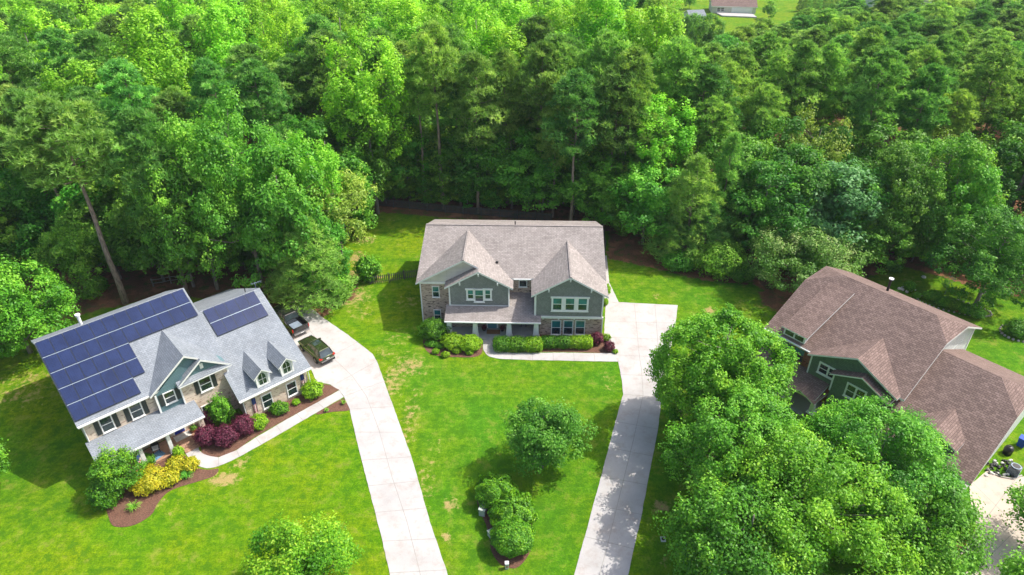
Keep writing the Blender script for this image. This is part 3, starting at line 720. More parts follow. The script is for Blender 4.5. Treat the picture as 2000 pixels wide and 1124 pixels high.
for ac in (14.55, 17.0):
    dm = MB(); w = 0.62; z0 = gs(-2.5)+0.0
    prism_b(dm, [(ac-w, 3.1), (ac+w, 3.1), (ac+w, 4.55), (ac, 5.08), (ac-w, 4.55)], -2.62, 0.6, M['lap_white'])
    dm.box(ac-w-0.02, ac-w+0.13, -2.68, -2.6, 3.2, 4.4, Wt); dm.box(ac+w-0.13, ac+w+0.02, -2.68, -2.6, 3.2, 4.4, Wt); dm.box(ac-w+0.13, ac+w-0.13, -2.66, -2.6, 3.2, 3.38, Wt)
    dmo = dm.build('dormer', lh)
    r = MB(); r.slab([(ac-0.9, -2.98, 4.5), (ac, -2.98, 5.28), (ac, 1.1, 5.28), (ac-0.9, -0.4, 4.5)], T, Wt, 0.12); r.slab([(ac+0.9, -2.98, 4.5), (ac, -2.98, 5.28), (ac, 1.1, 5.28), (ac+0.9, -0.4, 4.5)], T, Wt, 0.12); r.build('dormer_roof', dmo)
    g = MB(); g.extr([(ac-0.34, -2.65, 3.4), (ac+0.34, -2.65, 3.4), (ac+0.34, -2.65, 4.3), (ac+0.22, -2.65, 4.55), (ac, -2.65, 4.66), (ac-0.22, -2.65, 4.55), (ac-0.34, -2.65, 4.3)], (0, 0.05, 0), M['glass_dark'])
    g.box(ac-0.015, ac+0.015, -2.68, -2.64, 3.4, 4.6, Wt); g.box(ac-0.34, ac+0.34, -2.675, -2.64, 3.98, 4.01, Wt); g.build('window', dmo)
def z2(x, y): return (30+x/2.81, 530+y/2.81)
def z3(x, y): return (350+x/3.12, 540+y/3.12)
def shutters(root, A, b, w=0.38):
    a0, a1, z0_, z1_ = A
    for s0 in (a0-0.1-w, a1+0.1):
        m = MB(); m.box(s0, s0+w, b-0.05, b, z0_-0.05, z1_+0.05, M['shutter'])
        for k in range(9): zz = z0_+(z1_-z0_)*(k+0.5)/9; m.box(s0+0.05, s0+w-0.05, b-0.065, b-0.05, zz-0.045, zz+0.03, M['shutter'])
        m.build('shutter', root)
for (a0, a1) in ((1.55, 2.45), (3.95, 4.85)):
    A = (a0, a1, 3.62, 5.08); window(lh, *A, 0.4, 1, 0.06, 'glass_dark'); shutters(lh, A, 0.4)
A = (6.72, 7.6, 3.95, 5.12); window(lh, *A, -0.05, 1, 0.06, 'glass_dark'); shutters(lh, A, -0.05, 0.36)
A = (9.75, 10.75, 3.72, 5.1); window(lh, *A, -0.25, 1, 0.07, 'glass_dark'); shutters(lh, A, -0.25)
for a0, a1 in ((14.05, 14.95), (16.6, 17.5)):
    A = (a0, a1, 0.5, 2.0); window(lh, *A, -2.55, 1, 0.07, 'glass_dark')
window(lh, 9.3, 10.3, 0.9, 2.1, -0.25, 1, 0.06, 'glass_dark', kind='fixed')
d = MB(); d.box(6.5, 7.4, -0.02, 0.1, 0.2, 2.25, M['door_blue']); d.box(6.38, 6.5, -0.03, 0.1, 0.2, 2.35, Wt); d.box(7.4, 7.52, -0.03, 0.1, 0.2, 2.35, Wt)
for zz in (0.45, 1.35):
    for aa in (6.62, 7.0): d.box(aa, aa+0.28, -0.035, -0.02, zz, zz+0.7, M['door_blue'])
d.build('door', lh)
for a in (0.42, 3.3, 5.6): column(lh, a, -2.0, -0.4 if a < 1 else 0.2, 2.6, 0.17, 0.15, Wt)
column(lh, 8.55, -1.9, 0.0, 2.6, 0.22, 0.22, M['brick_cream'])
q = MB(); q.box(0.2, 8.8, -2.2, 0.0, -0.8, 0.2, M['porch_brick']); q.box(6.4, 7.9, -2.75, -2.2, -0.2, 0.1, M['porch_brick']); q.build('porch_floor', lh)
downspout(lh, 0.32, 0.3, 3.45, 5.4, 0, -0.3); downspout(lh, 12.3, -2.66, 0.2, 2.8, 0, -0.3); downspout(lh, 18.95, -2.66, 0.2, 2.8, 0, -0.3)
v = MB(); v.tube([(3.85, 9.3, 8.8), (3.85, 9.3, 10.1)], 0.13, Wt, 10); v.tube([(3.85, 9.3, 10.1), (3.85, 9.3, 10.25)], 0.22, Wt, 10); v.build('vent_pipe', lh)
v = MB(); v.tube([(17.9, 6.6, 7.4), (17.9, 6.6, 8.15)], 0.05, M['black'], 8); v.build('vent_pipe', lh)
v = MB(); v.tube([(18.9, 6.2, 7.7), (18.9, 6.2, 8.6)], 0.025, M['rail'], 6)
for k in range(5): v.tube([(18.6+k*0.2, 6.05-0.05*k, 8.5), (18.7+k*0.2, 6.5-0.05*k, 8.5)], 0.012, M['rail'], 5)
v.tube([(18.5, 6.3, 8.5), (19.6, 6.15, 8.5)], 0.016, M['rail'], 5); v.build('antenna', lh)
def solar(a0, a1, b0, b1, zf):
    m = MB(); th = 0.05; up = 0.16
    pts = [(a0, b0, zf(b0)+up), (a1, b0, zf(b0)+up), (a1, b1, zf(b1)+up), (a0, b1, zf(b1)+up)]
    m.slab(pts, M['panel_rim'], M['panel_rim'], th)
    i = 0.03
    m.poly([(a0+i, b0+i, zf(b0+i)+up+0.004), (a1-i, b0+i, zf(b0+i)+up+0.004), (a1-i, b1-i, zf(b1-i)+up+0.004), (a0+i, b1-i, zf(b1-i)+up+0.004)], M['panel_cell'])
    m.build('solar_panel', lh)
rows = [12, 12, 6, 6, 5]; step = 1.046; bs = 1.485
for ri, nn in enumerate(rows):
    bt = 7.72-ri*bs
    for k in range(nn): solar(0.02+k*step+0.01, 0.02+(k+1)*step-0.012, bt-bs+0.055, bt-0.02, ms)
    if ri: 
        m = MB(); m.slab([(0.02, bt-0.02, ms(bt-0.02)+0.13), (0.02+nn*step, bt-0.02, ms(bt-0.02)+0.13), (0.02+nn*step, bt+0.055, ms(bt+0.055)+0.13), (0.02, bt+0.055, ms(bt+0.055)+0.13)], M['rail'], M['rail'], 0.05); m.build('panel_rail', lh)
for ri in range(2):
    bt = 5.42-ri*1.34
    for k in range(5): solar(13.2+k*1.03+0.01, 13.2+(k+1)*1.03-0.012, bt-1.34+0.05, bt-0.02, gs)
m = MB(); m.slab([(13.2, 4.06, gs(4.06)+0.13), (18.35, 4.06, gs(4.06)+0.13), (18.35, 4.13, gs(4.13)+0.13), (13.2, 4.13, gs(4.13)+0.13)], M['rail'], M['rail'], 0.05); m.build('panel_rail', lh)

# ---- right house --------------------------------------------------
RO = P(1493, 640, 5.4)
FR = Frame(RO[0], RO[1], -50)
rh = thing('house', (RO[0], RO[1], 0), math.radians(-50), 'large house with reddish brown shingle roof and green gables behind the maples', 'house')
T = M['roof_brown']
def rs(b): return 5.4+0.5*b
zr = 5.4+0.5*8.3
zc = 8.5; bf = 6.2; bb = 10.4; bR = 8.3
r = MB()
r.slab([(0, 0, 5.4), (13.8, 0, 5.4), (13.8, bf, zc), (11.7, bR, zr), (2.75, bR, zr), (0, bf, zc)], T, Wt)
r.slab([(0, 16.6, 5.4), (14, 16.6, 5.4), (14, bb, zc), (11.7, bR, zr), (2.75, bR, zr), (0, bb, zc)], T, Wt)
r.slab([(0, bf, zc), (2.75, bR, zr), (0, bb, zc)], T, Wt); r.slab([(13.8, bf, zc), (11.7, bR, zr), (14, bb, zc)], T, Wt)
gutter(r, 0, 5.0, 0, 5.36, Wt); r.build('main_roof', rh)
b_ = MB(); b_.box(0.4, 13.4, 0.5, 16.1, -2, 5.2, M['brick_red']); b_.build('brick_wall', rh)
b_ = MB(); prism_a(b_, [(0.6, 5.2), (6.2, 8.2), (10.4, 8.2), (16.0, 5.2)], 0.42, 13.45, M['lap_white']); b_.box(13.4, 13.47, 0.6, 16.1, 2, 5.2, M['lap_white']); b_.build('end_gable_wall', rh)
board(rh, 13.3, 13.56, 15.95, 16.18, 0, 5.3)
b_ = MB(); prism_b(b_, [(1.85, 5.45), (4.1, 5.45), (4.1, 6.36), (1.85, 6.36)], 0.32, 3.5, Wt); dmo = b_.build('dormer', rh)
g = MB()
for a0 in (2.02, 3.05): g.box(a0, a0+0.85, 0.29, 0.33, 5.70, 6.22, M['glass_dark'])
g.build('window', dmo)
r = MB(); r.slab([(1.65, 0.05, 6.5), (4.35, 0.05, 6.5), (4.75, 6.9, 8.97), (2.15, 6.9, 8.97)], T, Wt, 0.13); r.build('dormer_roof', dmo)
b_ = MB(); b_.box(5.3, 9.9, -0.1, 0.5, 2.9, 5.3, M['shake_deep']); prism_b(b_, [(5.5, 5.3), (13.0, 5.3), (9.3, 7.2)], -0.08, 2.2, M['shake_deep'])
b_.box(7.9, 12.6, -0.6, 0.5, 0, 4.9, M['shake_deep']); prism_b(b_, [(7.95, 4.9), (12.7, 4.9), (10.35, 5.95)], -0.58, 1.0, M['shake_deep']); b_.build('shake_siding', rh)
board(rh, 5.22, 5.36, -0.15, 0.1, 2.9, 5.3); board(rh, 7.82, 7.96, -0.65, -0.4, 2.9, 4.9)
r = MB(); r.slab([(5.0, -0.55, 5.38), (9.3, -0.55, 7.5), (9.3, 4.5, 7.5), (5.0, 0.4, 5.38)], T, Wt, 0.16); r.slab([(13.4, -0.55, 5.48), (9.3, -0.55, 7.5), (9.3, 4.5, 7.5), (13.4, 0.5, 5.48)], T, Wt, 0.16); r.build('gable_roof', rh)
r = MB(); r.slab([(7.6, -1.05, 4.95), (10.35, -1.05, 6.2), (10.35, 0.2, 6.2), (7.6, 0.2, 4.95)], T, Wt, 0.14); r.slab([(13.1, -1.05, 4.95), (10.35, -1.05, 6.2), (10.35, 0.6, 6.2), (13.1, 0.6, 4.95)], T, Wt, 0.14); r.build('gable_roof', rh)
A = (6.25, 7.95, 3.85, 4.85); window(rh, *A, -0.1, 2, 0.13, 'glass_dark', post=0.12)
A = (9.3, 10.9, 3.3, 4.6); window(rh, *A, -0.6, 2, 0.13, 'glass_dark', post=0.12)
for a0 in (2.0, 3.3): window(rh, a0, a0+1.02, 3.35, 4.78, 0.5, 1, 0.07, 'glass_teal', tm='mat_brown')
r = MB(); r.slab([(0.3, -2.5, 2.45), (7.6, -2.5, 2.45), (7.6, 0.3, 3.2), (0.3, 0.3, 3.2)], T, Wt, 0.2); r.slab([(4.6, -2.9, 2.3), (6.2, -2.9, 3.0), (6.2, -0.5, 3.0), (4.6, -0.5, 2.3)], T, Wt, 0.12); r.slab([(7.8, -2.9, 2.3), (6.2, -2.9, 3.0), (6.2, -0.5, 3.0), (7.8, -0.5, 2.3)], T, Wt, 0.12); r.build('porch_roof', rh)
for a in (1.0, 4.9, 7.5): column(rh, a, -2.2, 0.0, 2.3, 0.24, 0.16, Wt, 'brick_red', 0.7)
q = MB(); q.box(0.3, 7.9, -2.6, 0.5, -0.3, 0.15, M['conc_grey']); q.build('porch_floor', rh)
def rg(b): return 3.0+0.5*(b+2.65)
zg = rg(6.4)
r = MB(); r.slab([(13.1, -2.65, 3.0), (21.0, -2.65, 3.0), (21.0, 3.9, rg(3.9)), (18.5, 6.4, zg), (13.1, 6.4, zg)], T, Wt); r.slab([(13.1, 15.4, 3.0), (21.0, 15.4, 3.0), (21.0, 8.9, rg(3.9)), (18.5, 6.4, zg), (13.1, 6.4, zg)], T, Wt)
r.slab([(21.0, 3.9, rg(3.9)), (18.5, 6.4, zg), (21.0, 8.9, rg(3.9))], T, Wt); r.build('garage_roof', rh)
b_ = MB(); prism_a(b_, [(-2.2, -1), (-2.2, 2.85), (3.9, 5.9), (8.9, 5.9), (15.0, 2.85), (15.0, -1)], 13.48, 20.6, M['lap_white']); b_.build('garage_wall', rh)
b_ = MB(); prism_b(b_, [(15.5, 3.2), (18.6, 3.2), (18.6, 4.3), (17.05, 5.15), (15.5, 4.3)], -1.4, 1.8, M['shake_deep']); dmo = b_.build('dormer', rh)
r = MB(); r.slab([(15.05, -1.65, 4.4), (17.05, -1.65, 5.45), (17.05, 2.7, 5.45), (15.05, 0.6, 4.4)], T, Wt, 0.14); r.slab([(19.05, -1.65, 4.4), (17.05, -1.65, 5.45), (17.05, 2.7, 5.45), (19.05, 0.6, 4.4)], T, Wt, 0.14); r.build('dormer_roof', dmo)
v = MB(); v.tube([(6.0, 11.8, 6.9), (6.0, 11.8, 9.2)], 0.13, M['black'], 10); v.tube([(6.0, 11.8, 9.2), (6.0, 11.8, 9.3)], 0.24, Wt, 10); v.build('vent_pipe', rh)
# ------------------------------------------------------------------ vegetation
LM = {}
LM['pine'] = leafmat('pine_needles', (0.075, 0.21, 0.045), (0.19, 0.42, 0.08), (0.44, 0.70, 0.17), 0.45, 0.22, 0.55)
LM['pine_y'] = leafmat('light_pine_needles', (0.14, 0.29, 0.055), (0.28, 0.51, 0.09), (0.50, 0.70, 0.15), 0.45, 0.15, 0.55)
LM['broad'] = leafmat('broad_leaves', (0.065, 0.23, 0.022), (0.16, 0.43, 0.036), (0.35, 0.65, 0.075), 0.45, 0.22)
LM['poplar'] = leafmat('bright_leaves', (0.15, 0.40, 0.02), (0.31, 0.64, 0.035), (0.50, 0.80, 0.07), 0.42, 0.16)
LM['olive'] = leafmat('yellow_green_leaves', (0.18, 0.30, 0.04), (0.33, 0.47, 0.06), (0.50, 0.62, 0.10), 0.38, 0.1)
LM['yard'] = leafmat('maple_leaves', (0.05, 0.20, 0.010), (0.14, 0.41, 0.018), (0.33, 0.65, 0.05), 0.30, 0.06)
LM['yard_b'] = leafmat('bright_maple_leaves', (0.06, 0.24, 0.008), (0.17, 0.45, 0.016), (0.38, 0.68, 0.045), 0.32, 0.05)
LM['yard_y'] = leafmat('yellow_tipped_leaves', (0.07, 0.27, 0.008), (0.20, 0.48, 0.015), (0.48, 0.68, 0.04), 0.40, 0.05)
LM['island'] = leafmat('glossy_island_leaves', (0.03, 0.15, 0.006), (0.12, 0.36, 0.01), (0.33, 0.60, 0.02), 0.25, 0.05)
LM['yardg'] = leafmat('oak_leaves', (0.055, 0.20, 0.02), (0.14, 0.37, 0.03), (0.31, 0.58, 0.08), 0.45, 0.05)
LM['shrub'] = leafmat('shrub_leaves', (0.03, 0.13, 0.006), (0.10, 0.29, 0.01), (0.27, 0.52, 0.015), 0.25, 0.1)
LM['shrub_l'] = leafmat('light_shrub_leaves', (0.11, 0.29, 0.006), (0.25, 0.48, 0.01), (0.46, 0.67, 0.015), 0.25, 0.08)
LM['purple'] = leafmat('burgundy_leaves', (0.05, 0.008, 0.02), (0.15, 0.025, 0.055), (0.36, 0.09, 0.13), 0.25, 0.08)
LM['gold'] = leafmat('golden_leaves', (0.24, 0.32, 0.012), (0.55, 0.52, 0.02), (0.78, 0.62, 0.03), 0.3, 0.05)
LM['blue'] = leafmat('grey_green_leaves', (0.08, 0.23, 0.06), (0.18, 0.42, 0.13), (0.34, 0.60, 0.24), 0.45, 0.1)
LM['myrtle'] = leafmat('myrtle_leaves', (0.06, 0.18, 0.02), (0.14, 0.33, 0.035), (0.40, 0.50, 0.18), 0.3, 0.05)
LM['white_fl'] = leafmat('white_petals', (0.5, 0.5, 0.42), (0.6, 0.6, 0.5), (0.7, 0.7, 0.6), 0.3, 0.05)

def unit(v): return v/np.maximum(np.linalg.norm(v, axis=-1, keepdims=True), 1e-9)
def rdir(r, n): return unit(r.normal(size=(n, 3)))
def leaves(r, c, n, size, aspect=0.6):
    """rhombic leaves: centres c, normals n"""
    k = len(c); t = unit(np.cross(n, rdir(r, k))); w = np.cross(n, t)
    s = (size*r.uniform(0.6, 1.25, k))[:, None]
    bend = n*s*0.18
    v = np.stack([c+t*s-bend, c+w*s*aspect+bend*0.6, c-t*s-bend, c-w*s*aspect+bend*0.6], 1)
    return v.reshape(-1, 3), np.arange(k*4).reshape(-1, 4)
def needles(r, c, d, length, width, per):
    """bursts of thin triangles at c heading roughly d"""
    k = len(c); c = np.repeat(c, per, 0); d = np.repeat(d, per, 0)
    dd = unit(d*0.75+rdir(r, k*per)*0.85)
    L = (length*r.uniform(0.7, 1.2, k*per))[:, None]
    side = unit(np.cross(dd, rdir(r, k*per)))*width
    v = np.stack([c-side, c+side, c+dd*L], 1)
    return v.reshape(-1, 3), np.arange(k*per*3).reshape(-1, 3)
def leafmesh(name, v, f, tone, mat):
    me = bpy.data.meshes.new(name); npmesh(me, v, f)
    a = me.attributes.new('tone', 'FLOAT', 'FACE'); a.data.foreach_set('value', np.clip(tone, 0, 1).astype(np.float32))
    me.materials.append(mat); return me
def crown_broad(seed, name, mat, rx, z0, z1, ncl, per, leaf, crad, fill=0.25, shape=1.0, lobes=0.16, flat=0.75, inner=0.5, tonesd=0.17, nlobe=18, lobr=0.38):
    """big limbs (lobes) carry clumps, clumps carry leaves: crown with hollows between its limbs"""
    r = np.random.default_rng(seed); H2 = (z1-z0)/2; cz = (z0+z1)/2
    gi_ = np.arange(nlobe)+0.5; phi = np.arccos(1-1.62*gi_/nlobe); tht = np.pi*(1+5**0.5)*gi_+r.uniform(0, 6)
    ld = np.stack([np.cos(tht)*np.sin(phi), np.sin(tht)*np.sin(phi), np.cos(phi)], 1); ld = unit(ld+r.normal(0, 0.16, ld.shape))
    lr = lobr*r.uniform(0.75, 1.25, nlobe); lf = (1-lobr*0.85)*(1+lobes*r.normal(0, 0.8, nlobe))
    lc = ld*lf[:, None]; lt = r.normal(0, 0.10, nlobe)
    li = r.integers(0, nlobe, ncl); d = unit(rdir(r, ncl)+ld[li]*0.9+np.array([0, 0, 0.25]))
    q0 = lc[li]+d*(lr[li]*r.uniform(0.75, 1.05, ncl))[:, None]
    hollow = r.uniform(size=ncl) < fill; q0[hollow] *= 0.6
    cc = q0*np.array([rx, rx, H2])+np.array([0, 0, cz])
    cr = crad*r.uniform(0.55, 1.25, ncl); ct = r.normal(0.45, tonesd, ncl)+lt[li]
    out = unit(d+unit(q0)*0.6+np.array([0, 0, 0.4]))
    C_ = np.repeat(cc, per, 0); O = np.repeat(out, per, 0)
    q = unit(rdir(r, ncl*per)+O*0.8)
    rad = np.repeat(cr, per)*r.uniform(0.15, 1.0, ncl*per)**0.55*(1+np.abs(r.normal(0, 0.16, ncl*per)))
    ax = np.repeat(unit(out+np.array([0, 0, 0.5])+rdir(r, ncl)*0.5), per, 0); sp = np.repeat(r.uniform(0.0, 0.9, ncl), per)
    al = (q*ax).sum(1)*sp
    pos = C_+q*rad[:, None]*np.array([1, 1, flat])+ax*(al*rad)[:, None]
    nrm = unit(q*0.65+np.array([0, 0, 0.45])+rdir(r, ncl*per)*0.6)
    tone = np.repeat(ct, per)+r.normal(0, 0.14, ncl*per)
    v, f = leaves(r, pos, nrm, leaf)
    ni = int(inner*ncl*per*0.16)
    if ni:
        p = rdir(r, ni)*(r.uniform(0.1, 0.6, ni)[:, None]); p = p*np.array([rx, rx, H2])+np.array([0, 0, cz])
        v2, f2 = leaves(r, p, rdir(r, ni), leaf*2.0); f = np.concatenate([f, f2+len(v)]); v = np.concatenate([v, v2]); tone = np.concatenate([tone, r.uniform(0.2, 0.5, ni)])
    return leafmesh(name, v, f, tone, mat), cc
def crown_pine(seed, name, mat, R, z0, z1, npuff, tuft, per, nl=0.5, prad=1.15, dens_pow=1.7):
    r = np.random.default_rng(seed)
    t = np.sort(r.uniform(0, 1, npuff)**0.85); t[-3:] = 1.0
    prof = np.clip(1-t**dens_pow, 0.02, 1)**0.5*np.clip(0.5+t*1.6, 0, 1)
    az = r.uniform(0, 6.28, npuff)+np.arange(npuff)*2.4
    rad = R*prof*r.uniform(0.35, 1.05, npuff)*(1+0.2*np.sin(2*az+r.uniform(0, 6)))
    z = z0+(z1-z0)*t+rad*0.10
    cc = np.stack([np.cos(az)*rad, np.sin(az)*rad, z], 1)
    pr = prad*r.uniform(0.6, 1.25, npuff)*(1-0.25*t); ct = r.normal(0.40, 0.2, npuff)
    C_ = np.repeat(cc, tuft, 0); q = rdir(r, npuff*tuft); q[:, 2] = np.abs(q[:, 2])*1.1-0.28; q = unit(q)
    rr = np.repeat(pr, tuft)*r.uniform(0.3, 1.0, npuff*tuft)**0.5
    pos = C_+q*rr[:, None]*np.array([1.1, 1.1, 0.72])
    d = unit(q*0.8+np.array([0, 0, 0.7]))
    v, f = needles(r, pos, d, nl, nl*0.15, per)
    tone = np.repeat(np.repeat(ct, tuft)+0.22*np.repeat(r.uniform(-1, 1, npuff*tuft), 1)+0.18*np.clip(q[:, 2], 0, 1), per)
    return leafmesh(name, v, f, tone, mat), cc
def crown_cone(seed, name, mat, R, z0, z1, npuff, tuft, per, nl=0.4, prad=0.8):
    r = np.random.default_rng(seed)
    t = np.sort(r.uniform(0, 1, npuff)**1.25)
    az = np.arange(npuff)*2.4+r.uniform(0, 1, npuff)
    rad = R*(1-t)**0.62*r.uniform(0.45, 1.08, npuff)
    cc = np.stack([np.cos(az)*rad, np.sin(az)*rad, z0+(z1-z0)*t], 1)
    pr = prad*r.uniform(0.7, 1.2, npuff)*(1-0.35*t); ct = r.normal(0.5, 0.16, npuff)
    C_ = np.repeat(cc, tuft, 0); q = rdir(r, npuff*tuft); q[:, 2] = np.abs(q[:, 2])-0.25; q = unit(q)
    pos = C_+q*(np.repeat(pr, tuft)*r.uniform(0.3, 1.0, npuff*tuft)**0.5)[:, None]*np.array([0.95, 0.95, 1.1])
    d = unit(q*0.5+np.array([0, 0, 1.0])); v, f = needles(r, pos, d, nl, nl*0.10, per)
    tone = np.repeat(np.repeat(ct, tuft)+r.normal(0, 0.12, npuff*tuft), per)
    return leafmesh(name, v, f, tone, mat), cc
def trunk_mesh(seed, name, h, r0, cc, mat, nb=12, zmin=0.3, lean=0.3, bz=0.25, n=8, down=1.5, rb=0.28):
    r = random.Random(seed); b = MB()
    top = h*0.93; pts = []; rs_ = []
    lx, ly = r.uniform(-lean, lean), r.uniform(-lean, lean)
    for i in range(9):
        t = i/8; pts.append((lx*t*t+0.08*math.sin(i*1.7+seed), ly*t*t+0.08*math.cos(i*1.3+seed), -down*(1 if i == 0 else 0)+top*t)); rs_.append(r0*(1.25 if i == 0 else 1)*(1-0.85*t)+0.02)
    b.tube(pts, rs_, mat, n)
    idx = list(range(len(cc))); r.shuffle(idx)
    for i in idx[:nb]:
        c = cc[i]; zb = max(h*zmin, c[2]-abs(math.hypot(c[0], c[1]))*bz-0.4); zb = min(zb, top*0.95); t = zb/top
        p0 = Vector((lx*t*t, ly*t*t, zb)); p1 = Vector(c)
        mid_ = (p0+p1)/2+Vector((0, 0, -0.15*(p1-p0).length*0.5)); rr = r0*(1-0.85*t)*rb/0.5+0.01
        b.tube([p0, mid_, p1], [rr, rr*0.6, 0.015], mat, 5, False)
    me = b.build(name, uv=False); m_ = me.data; m_.polygons.foreach_set('use_smooth', [True]*len(m_.polygons)); bpy.data.objects.remove(me); return m_

KIND = {}
def reg(kind, crown, trunk, h, w): KIND.setdefault(kind, []).append((crown, trunk, h, w))
for i in range(5):
    m_, cc = crown_pine(100+i, 'pine_crown', LM['pine_y'] if i == 3 else LM['pine'], 4.1+0.3*(i % 3), 10.0+i % 3, 23.6, 135+10*i, 27, 5, 0.52, 0.92, 2.0)
    reg('pine', m_, trunk_mesh(100+i, 'pine_trunk', 24, 0.24, cc, M['bark_pine'], 26, 0.42, 0.5, 0.15), 24, 9.6)
m_, cc = crown_pine(120, 'pine_crown', LM['pine_y'], 4.3, 15.0, 23.6, 120, 27, 5, 0.52, 0.95, 2.0); reg('pine', m_, trunk_mesh(120, 'pine_trunk', 24, 0.30, cc, M['bark_pine'], 30, 0.56, 0.5, 0.12), 24, 9.6)
for i in range(2):
    m_, cc = crown_cone(140+i, 'young_pine_crown', LM['pine_y'] if i else LM['pine'], 3.1, 0.8, 10.6, 130, 26, 7, 0.36, 0.75)
    reg('cone', m_, trunk_mesh(140+i, 'young_pine_trunk', 11, 0.14, cc, M['bark_pine'], 12, 0.1, 0.2, 0.2), 11, 6.6)
for i in range(5):
    m_, cc = crown_broad(200+i, 'leafy_crown', LM['broad'], 4.4, 0.8+0.8*(i % 2), 12.2, 150, 80, 0.19, 0.95, 0.12, 1.0, 0.14)
    reg('broad', m_, trunk_mesh(200+i, 'grey_trunk', 12, 0.17, cc, M['bark_grey'], 22, 0.12, 0.4), 12, 9.0)
for i in range(2):
    m_, cc = crown_broad(220+i, 'leafy_crown', LM['broad'], 5.7, 0.8, 15.2, 360, 75, 0.155, 0.85, 0.1, 1.0, 0.16, nlobe=34, lobr=0.28)
    reg('big', m_, trunk_mesh(220+i, 'grey_trunk', 15, 0.24, cc, M['bark_grey'], 30, 0.12, 0.4), 15, 12.5)
for i in range(3):
    m_, cc = crown_broad(230+i, 'bright_crown', LM['poplar'], 4.5, 9, 24.3, 150, 75, 0.21, 1.0, 0.1, 0.9, 0.16, 1.15, nlobe=19, lobr=0.36)
    reg('poplar', m_, trunk_mesh(230+i, 'straight_trunk', 24, 0.24, cc, M['bark_grey'], 16, 0.4, 0.4), 24, 9.2)
for i in range(2):
    m_, cc = crown_broad(250+i, 'airy_crown', LM['olive'], 3.9, 1.5, 10, 110, 62, 0.14, 0.85, 0.25, 1.0, 0.2, 0.6, 0.15)
    reg('airy', m_, trunk_mesh(250+i, 'pale_trunk', 10, 0.12, cc, M['bark_grey'], 40, 0.1, 0.4), 10, 8.4)
m_, cc = crown_broad(260, 'grey_green_crown', LM['blue'], 4.3, 1.0, 11, 140, 80, 0.18, 0.95, 0.12, 1.0, 0.16); reg('blue', m_, trunk_mesh(260, 'grey_trunk', 11, 0.15, cc, M['bark_grey'], 14, 0.15), 11, 9)

TREES = []
def put(kind, x, y, h, w=None, rnd=random, var=None, z=None, rz=None, lean=(0, 0)):
    pool = KIND[kind]; cr, tk, h0, w0 = pool[rnd.randrange(len(pool)) if var is None else var % len(pool)]
    nm = {'pine': 'pine_tree', 'cone': 'young_pine_tree', 'broad': 'broadleaf_tree', 'big': 'broadleaf_tree', 'poplar': 'tulip_tree', 'airy': 'light_green_tree', 'blue': 'broadleaf_tree'}[kind]
    s = h/h0; sw = (w/w0 if w else s*rnd.uniform(0.92, 1.12))
    t = thing(nm, (x, y, gz(x, y) if z is None else z), rnd.uniform(0, 6.28) if rz is None else rz)
    t.rotation_euler.x = lean[0]; t.rotation_euler.y = lean[1]
    t.scale = (sw, sw, s)
    for me, n2 in ((tk, 'trunk'), (cr, 'crown')):
        o = bpy.data.objects.new(n2, me); COL.objects.link(o); o.parent = t
    TREES.append([t, kind, x, y, h]); return t
def topz(y, py):
    v = (py-562)/F; return H-y*(S+v*C)/(C-v*S)
def base(kind, bx, by, ty, w=None, var=None, **k):
    """tree from the pixel of its foot and the row of its top"""
    x, y, _ = P(bx, by, 0); h = topz(y, ty)-gz(x, y)
    return put(kind, x, y, h, w, R_, var, **k)
def top(kind, px, py, h, w=None, var=None):
    z = h
    for _ in range(12): x, y, _z = P(px, py, z); z = h+gz(x, y)
    return put(kind, x, y, h, w, R_, var)
R_ = random.Random(5)
# single trees that can be picked out in the photograph
base('pine', 245, 592, 190, 11.5, 5, rz=1.0, lean=(0, 0))
base('pine', 145, 512, 170, 9.5, 5)
base('pine', 1948, 468, 90, 10, 5)
base('pine', 770, 388, 75, 7.5, 0); base('pine', 833, 402, 110, 7, 5); base('pine', 866, 408, 45, 9, 5); base('pine', 900, 402, 130, 6.5, 0)
base('pine', 612, 372, 110, 9, 4); base('pine', 990, 400, 100, 7.5, 3); base('pine', 1055, 405, 85, 8.5, 2); base('pine', 1080, 425, 150, 7.5, 3)
for q in ((255, 215, 23), (230, 120, 24), (400, 118, 24), (30, 180, 23), (40, 25, 24), (170, 62, 24), (300, 50, 24), (330, 185, 20), (620, 32, 25), (240, 18, 24), (100, 60, 24), (480, 90, 23),
          (740, 60, 24), (925, 105, 23), (1090, 70, 24), (1190, 62, 25), (1130, 140, 22), (1240, 95, 24), (1050, 35, 24), (1330, 75, 24), (1390, 130, 21), (1450, 95, 20), (1400, 190, 18), (1580, 82, 22), (1530, 110, 20),
          (1740, 100, 23), (1650, 70, 19), (1690, 25, 18), (1880, 60, 21), (1960, 90, 22), (1500, 165, 18), (1830, 130, 21), (1840, 20, 18), (1560, 25, 14), (1760, 40, 19), (1920, 20, 19), (1210, 130, 22), (1490, 45, 14), (1610, 35, 15)):
    top('pine', *q)
for q in ((440, 22, 24), (510, 18, 24), (555, 45, 23), (700, 90, 24), (660, 15, 24), (790, 5, 24), (860, 30, 23), (930, 15, 25), (1000, 28, 23), (170, 115, 20), (1285, 25, 25), (960, 60, 21), (610, 55, 22)): top('poplar', *q)
top('poplar', 1300, 208, 17, 8.0)
for q in ((1458, 52, 17, 9), (1425, 66, 15, 8), (1497, 38, 16, 9)): top('pine', *q)
for q in ((1985, 290, 12), (1945, 250, 12), (2030, 250, 14), (1655, 245, 12)): top('broad', *q)
for q in ((1390, 35, 12), (1352, 30, 9), (1640, 8, 9)): top('broad', *q)
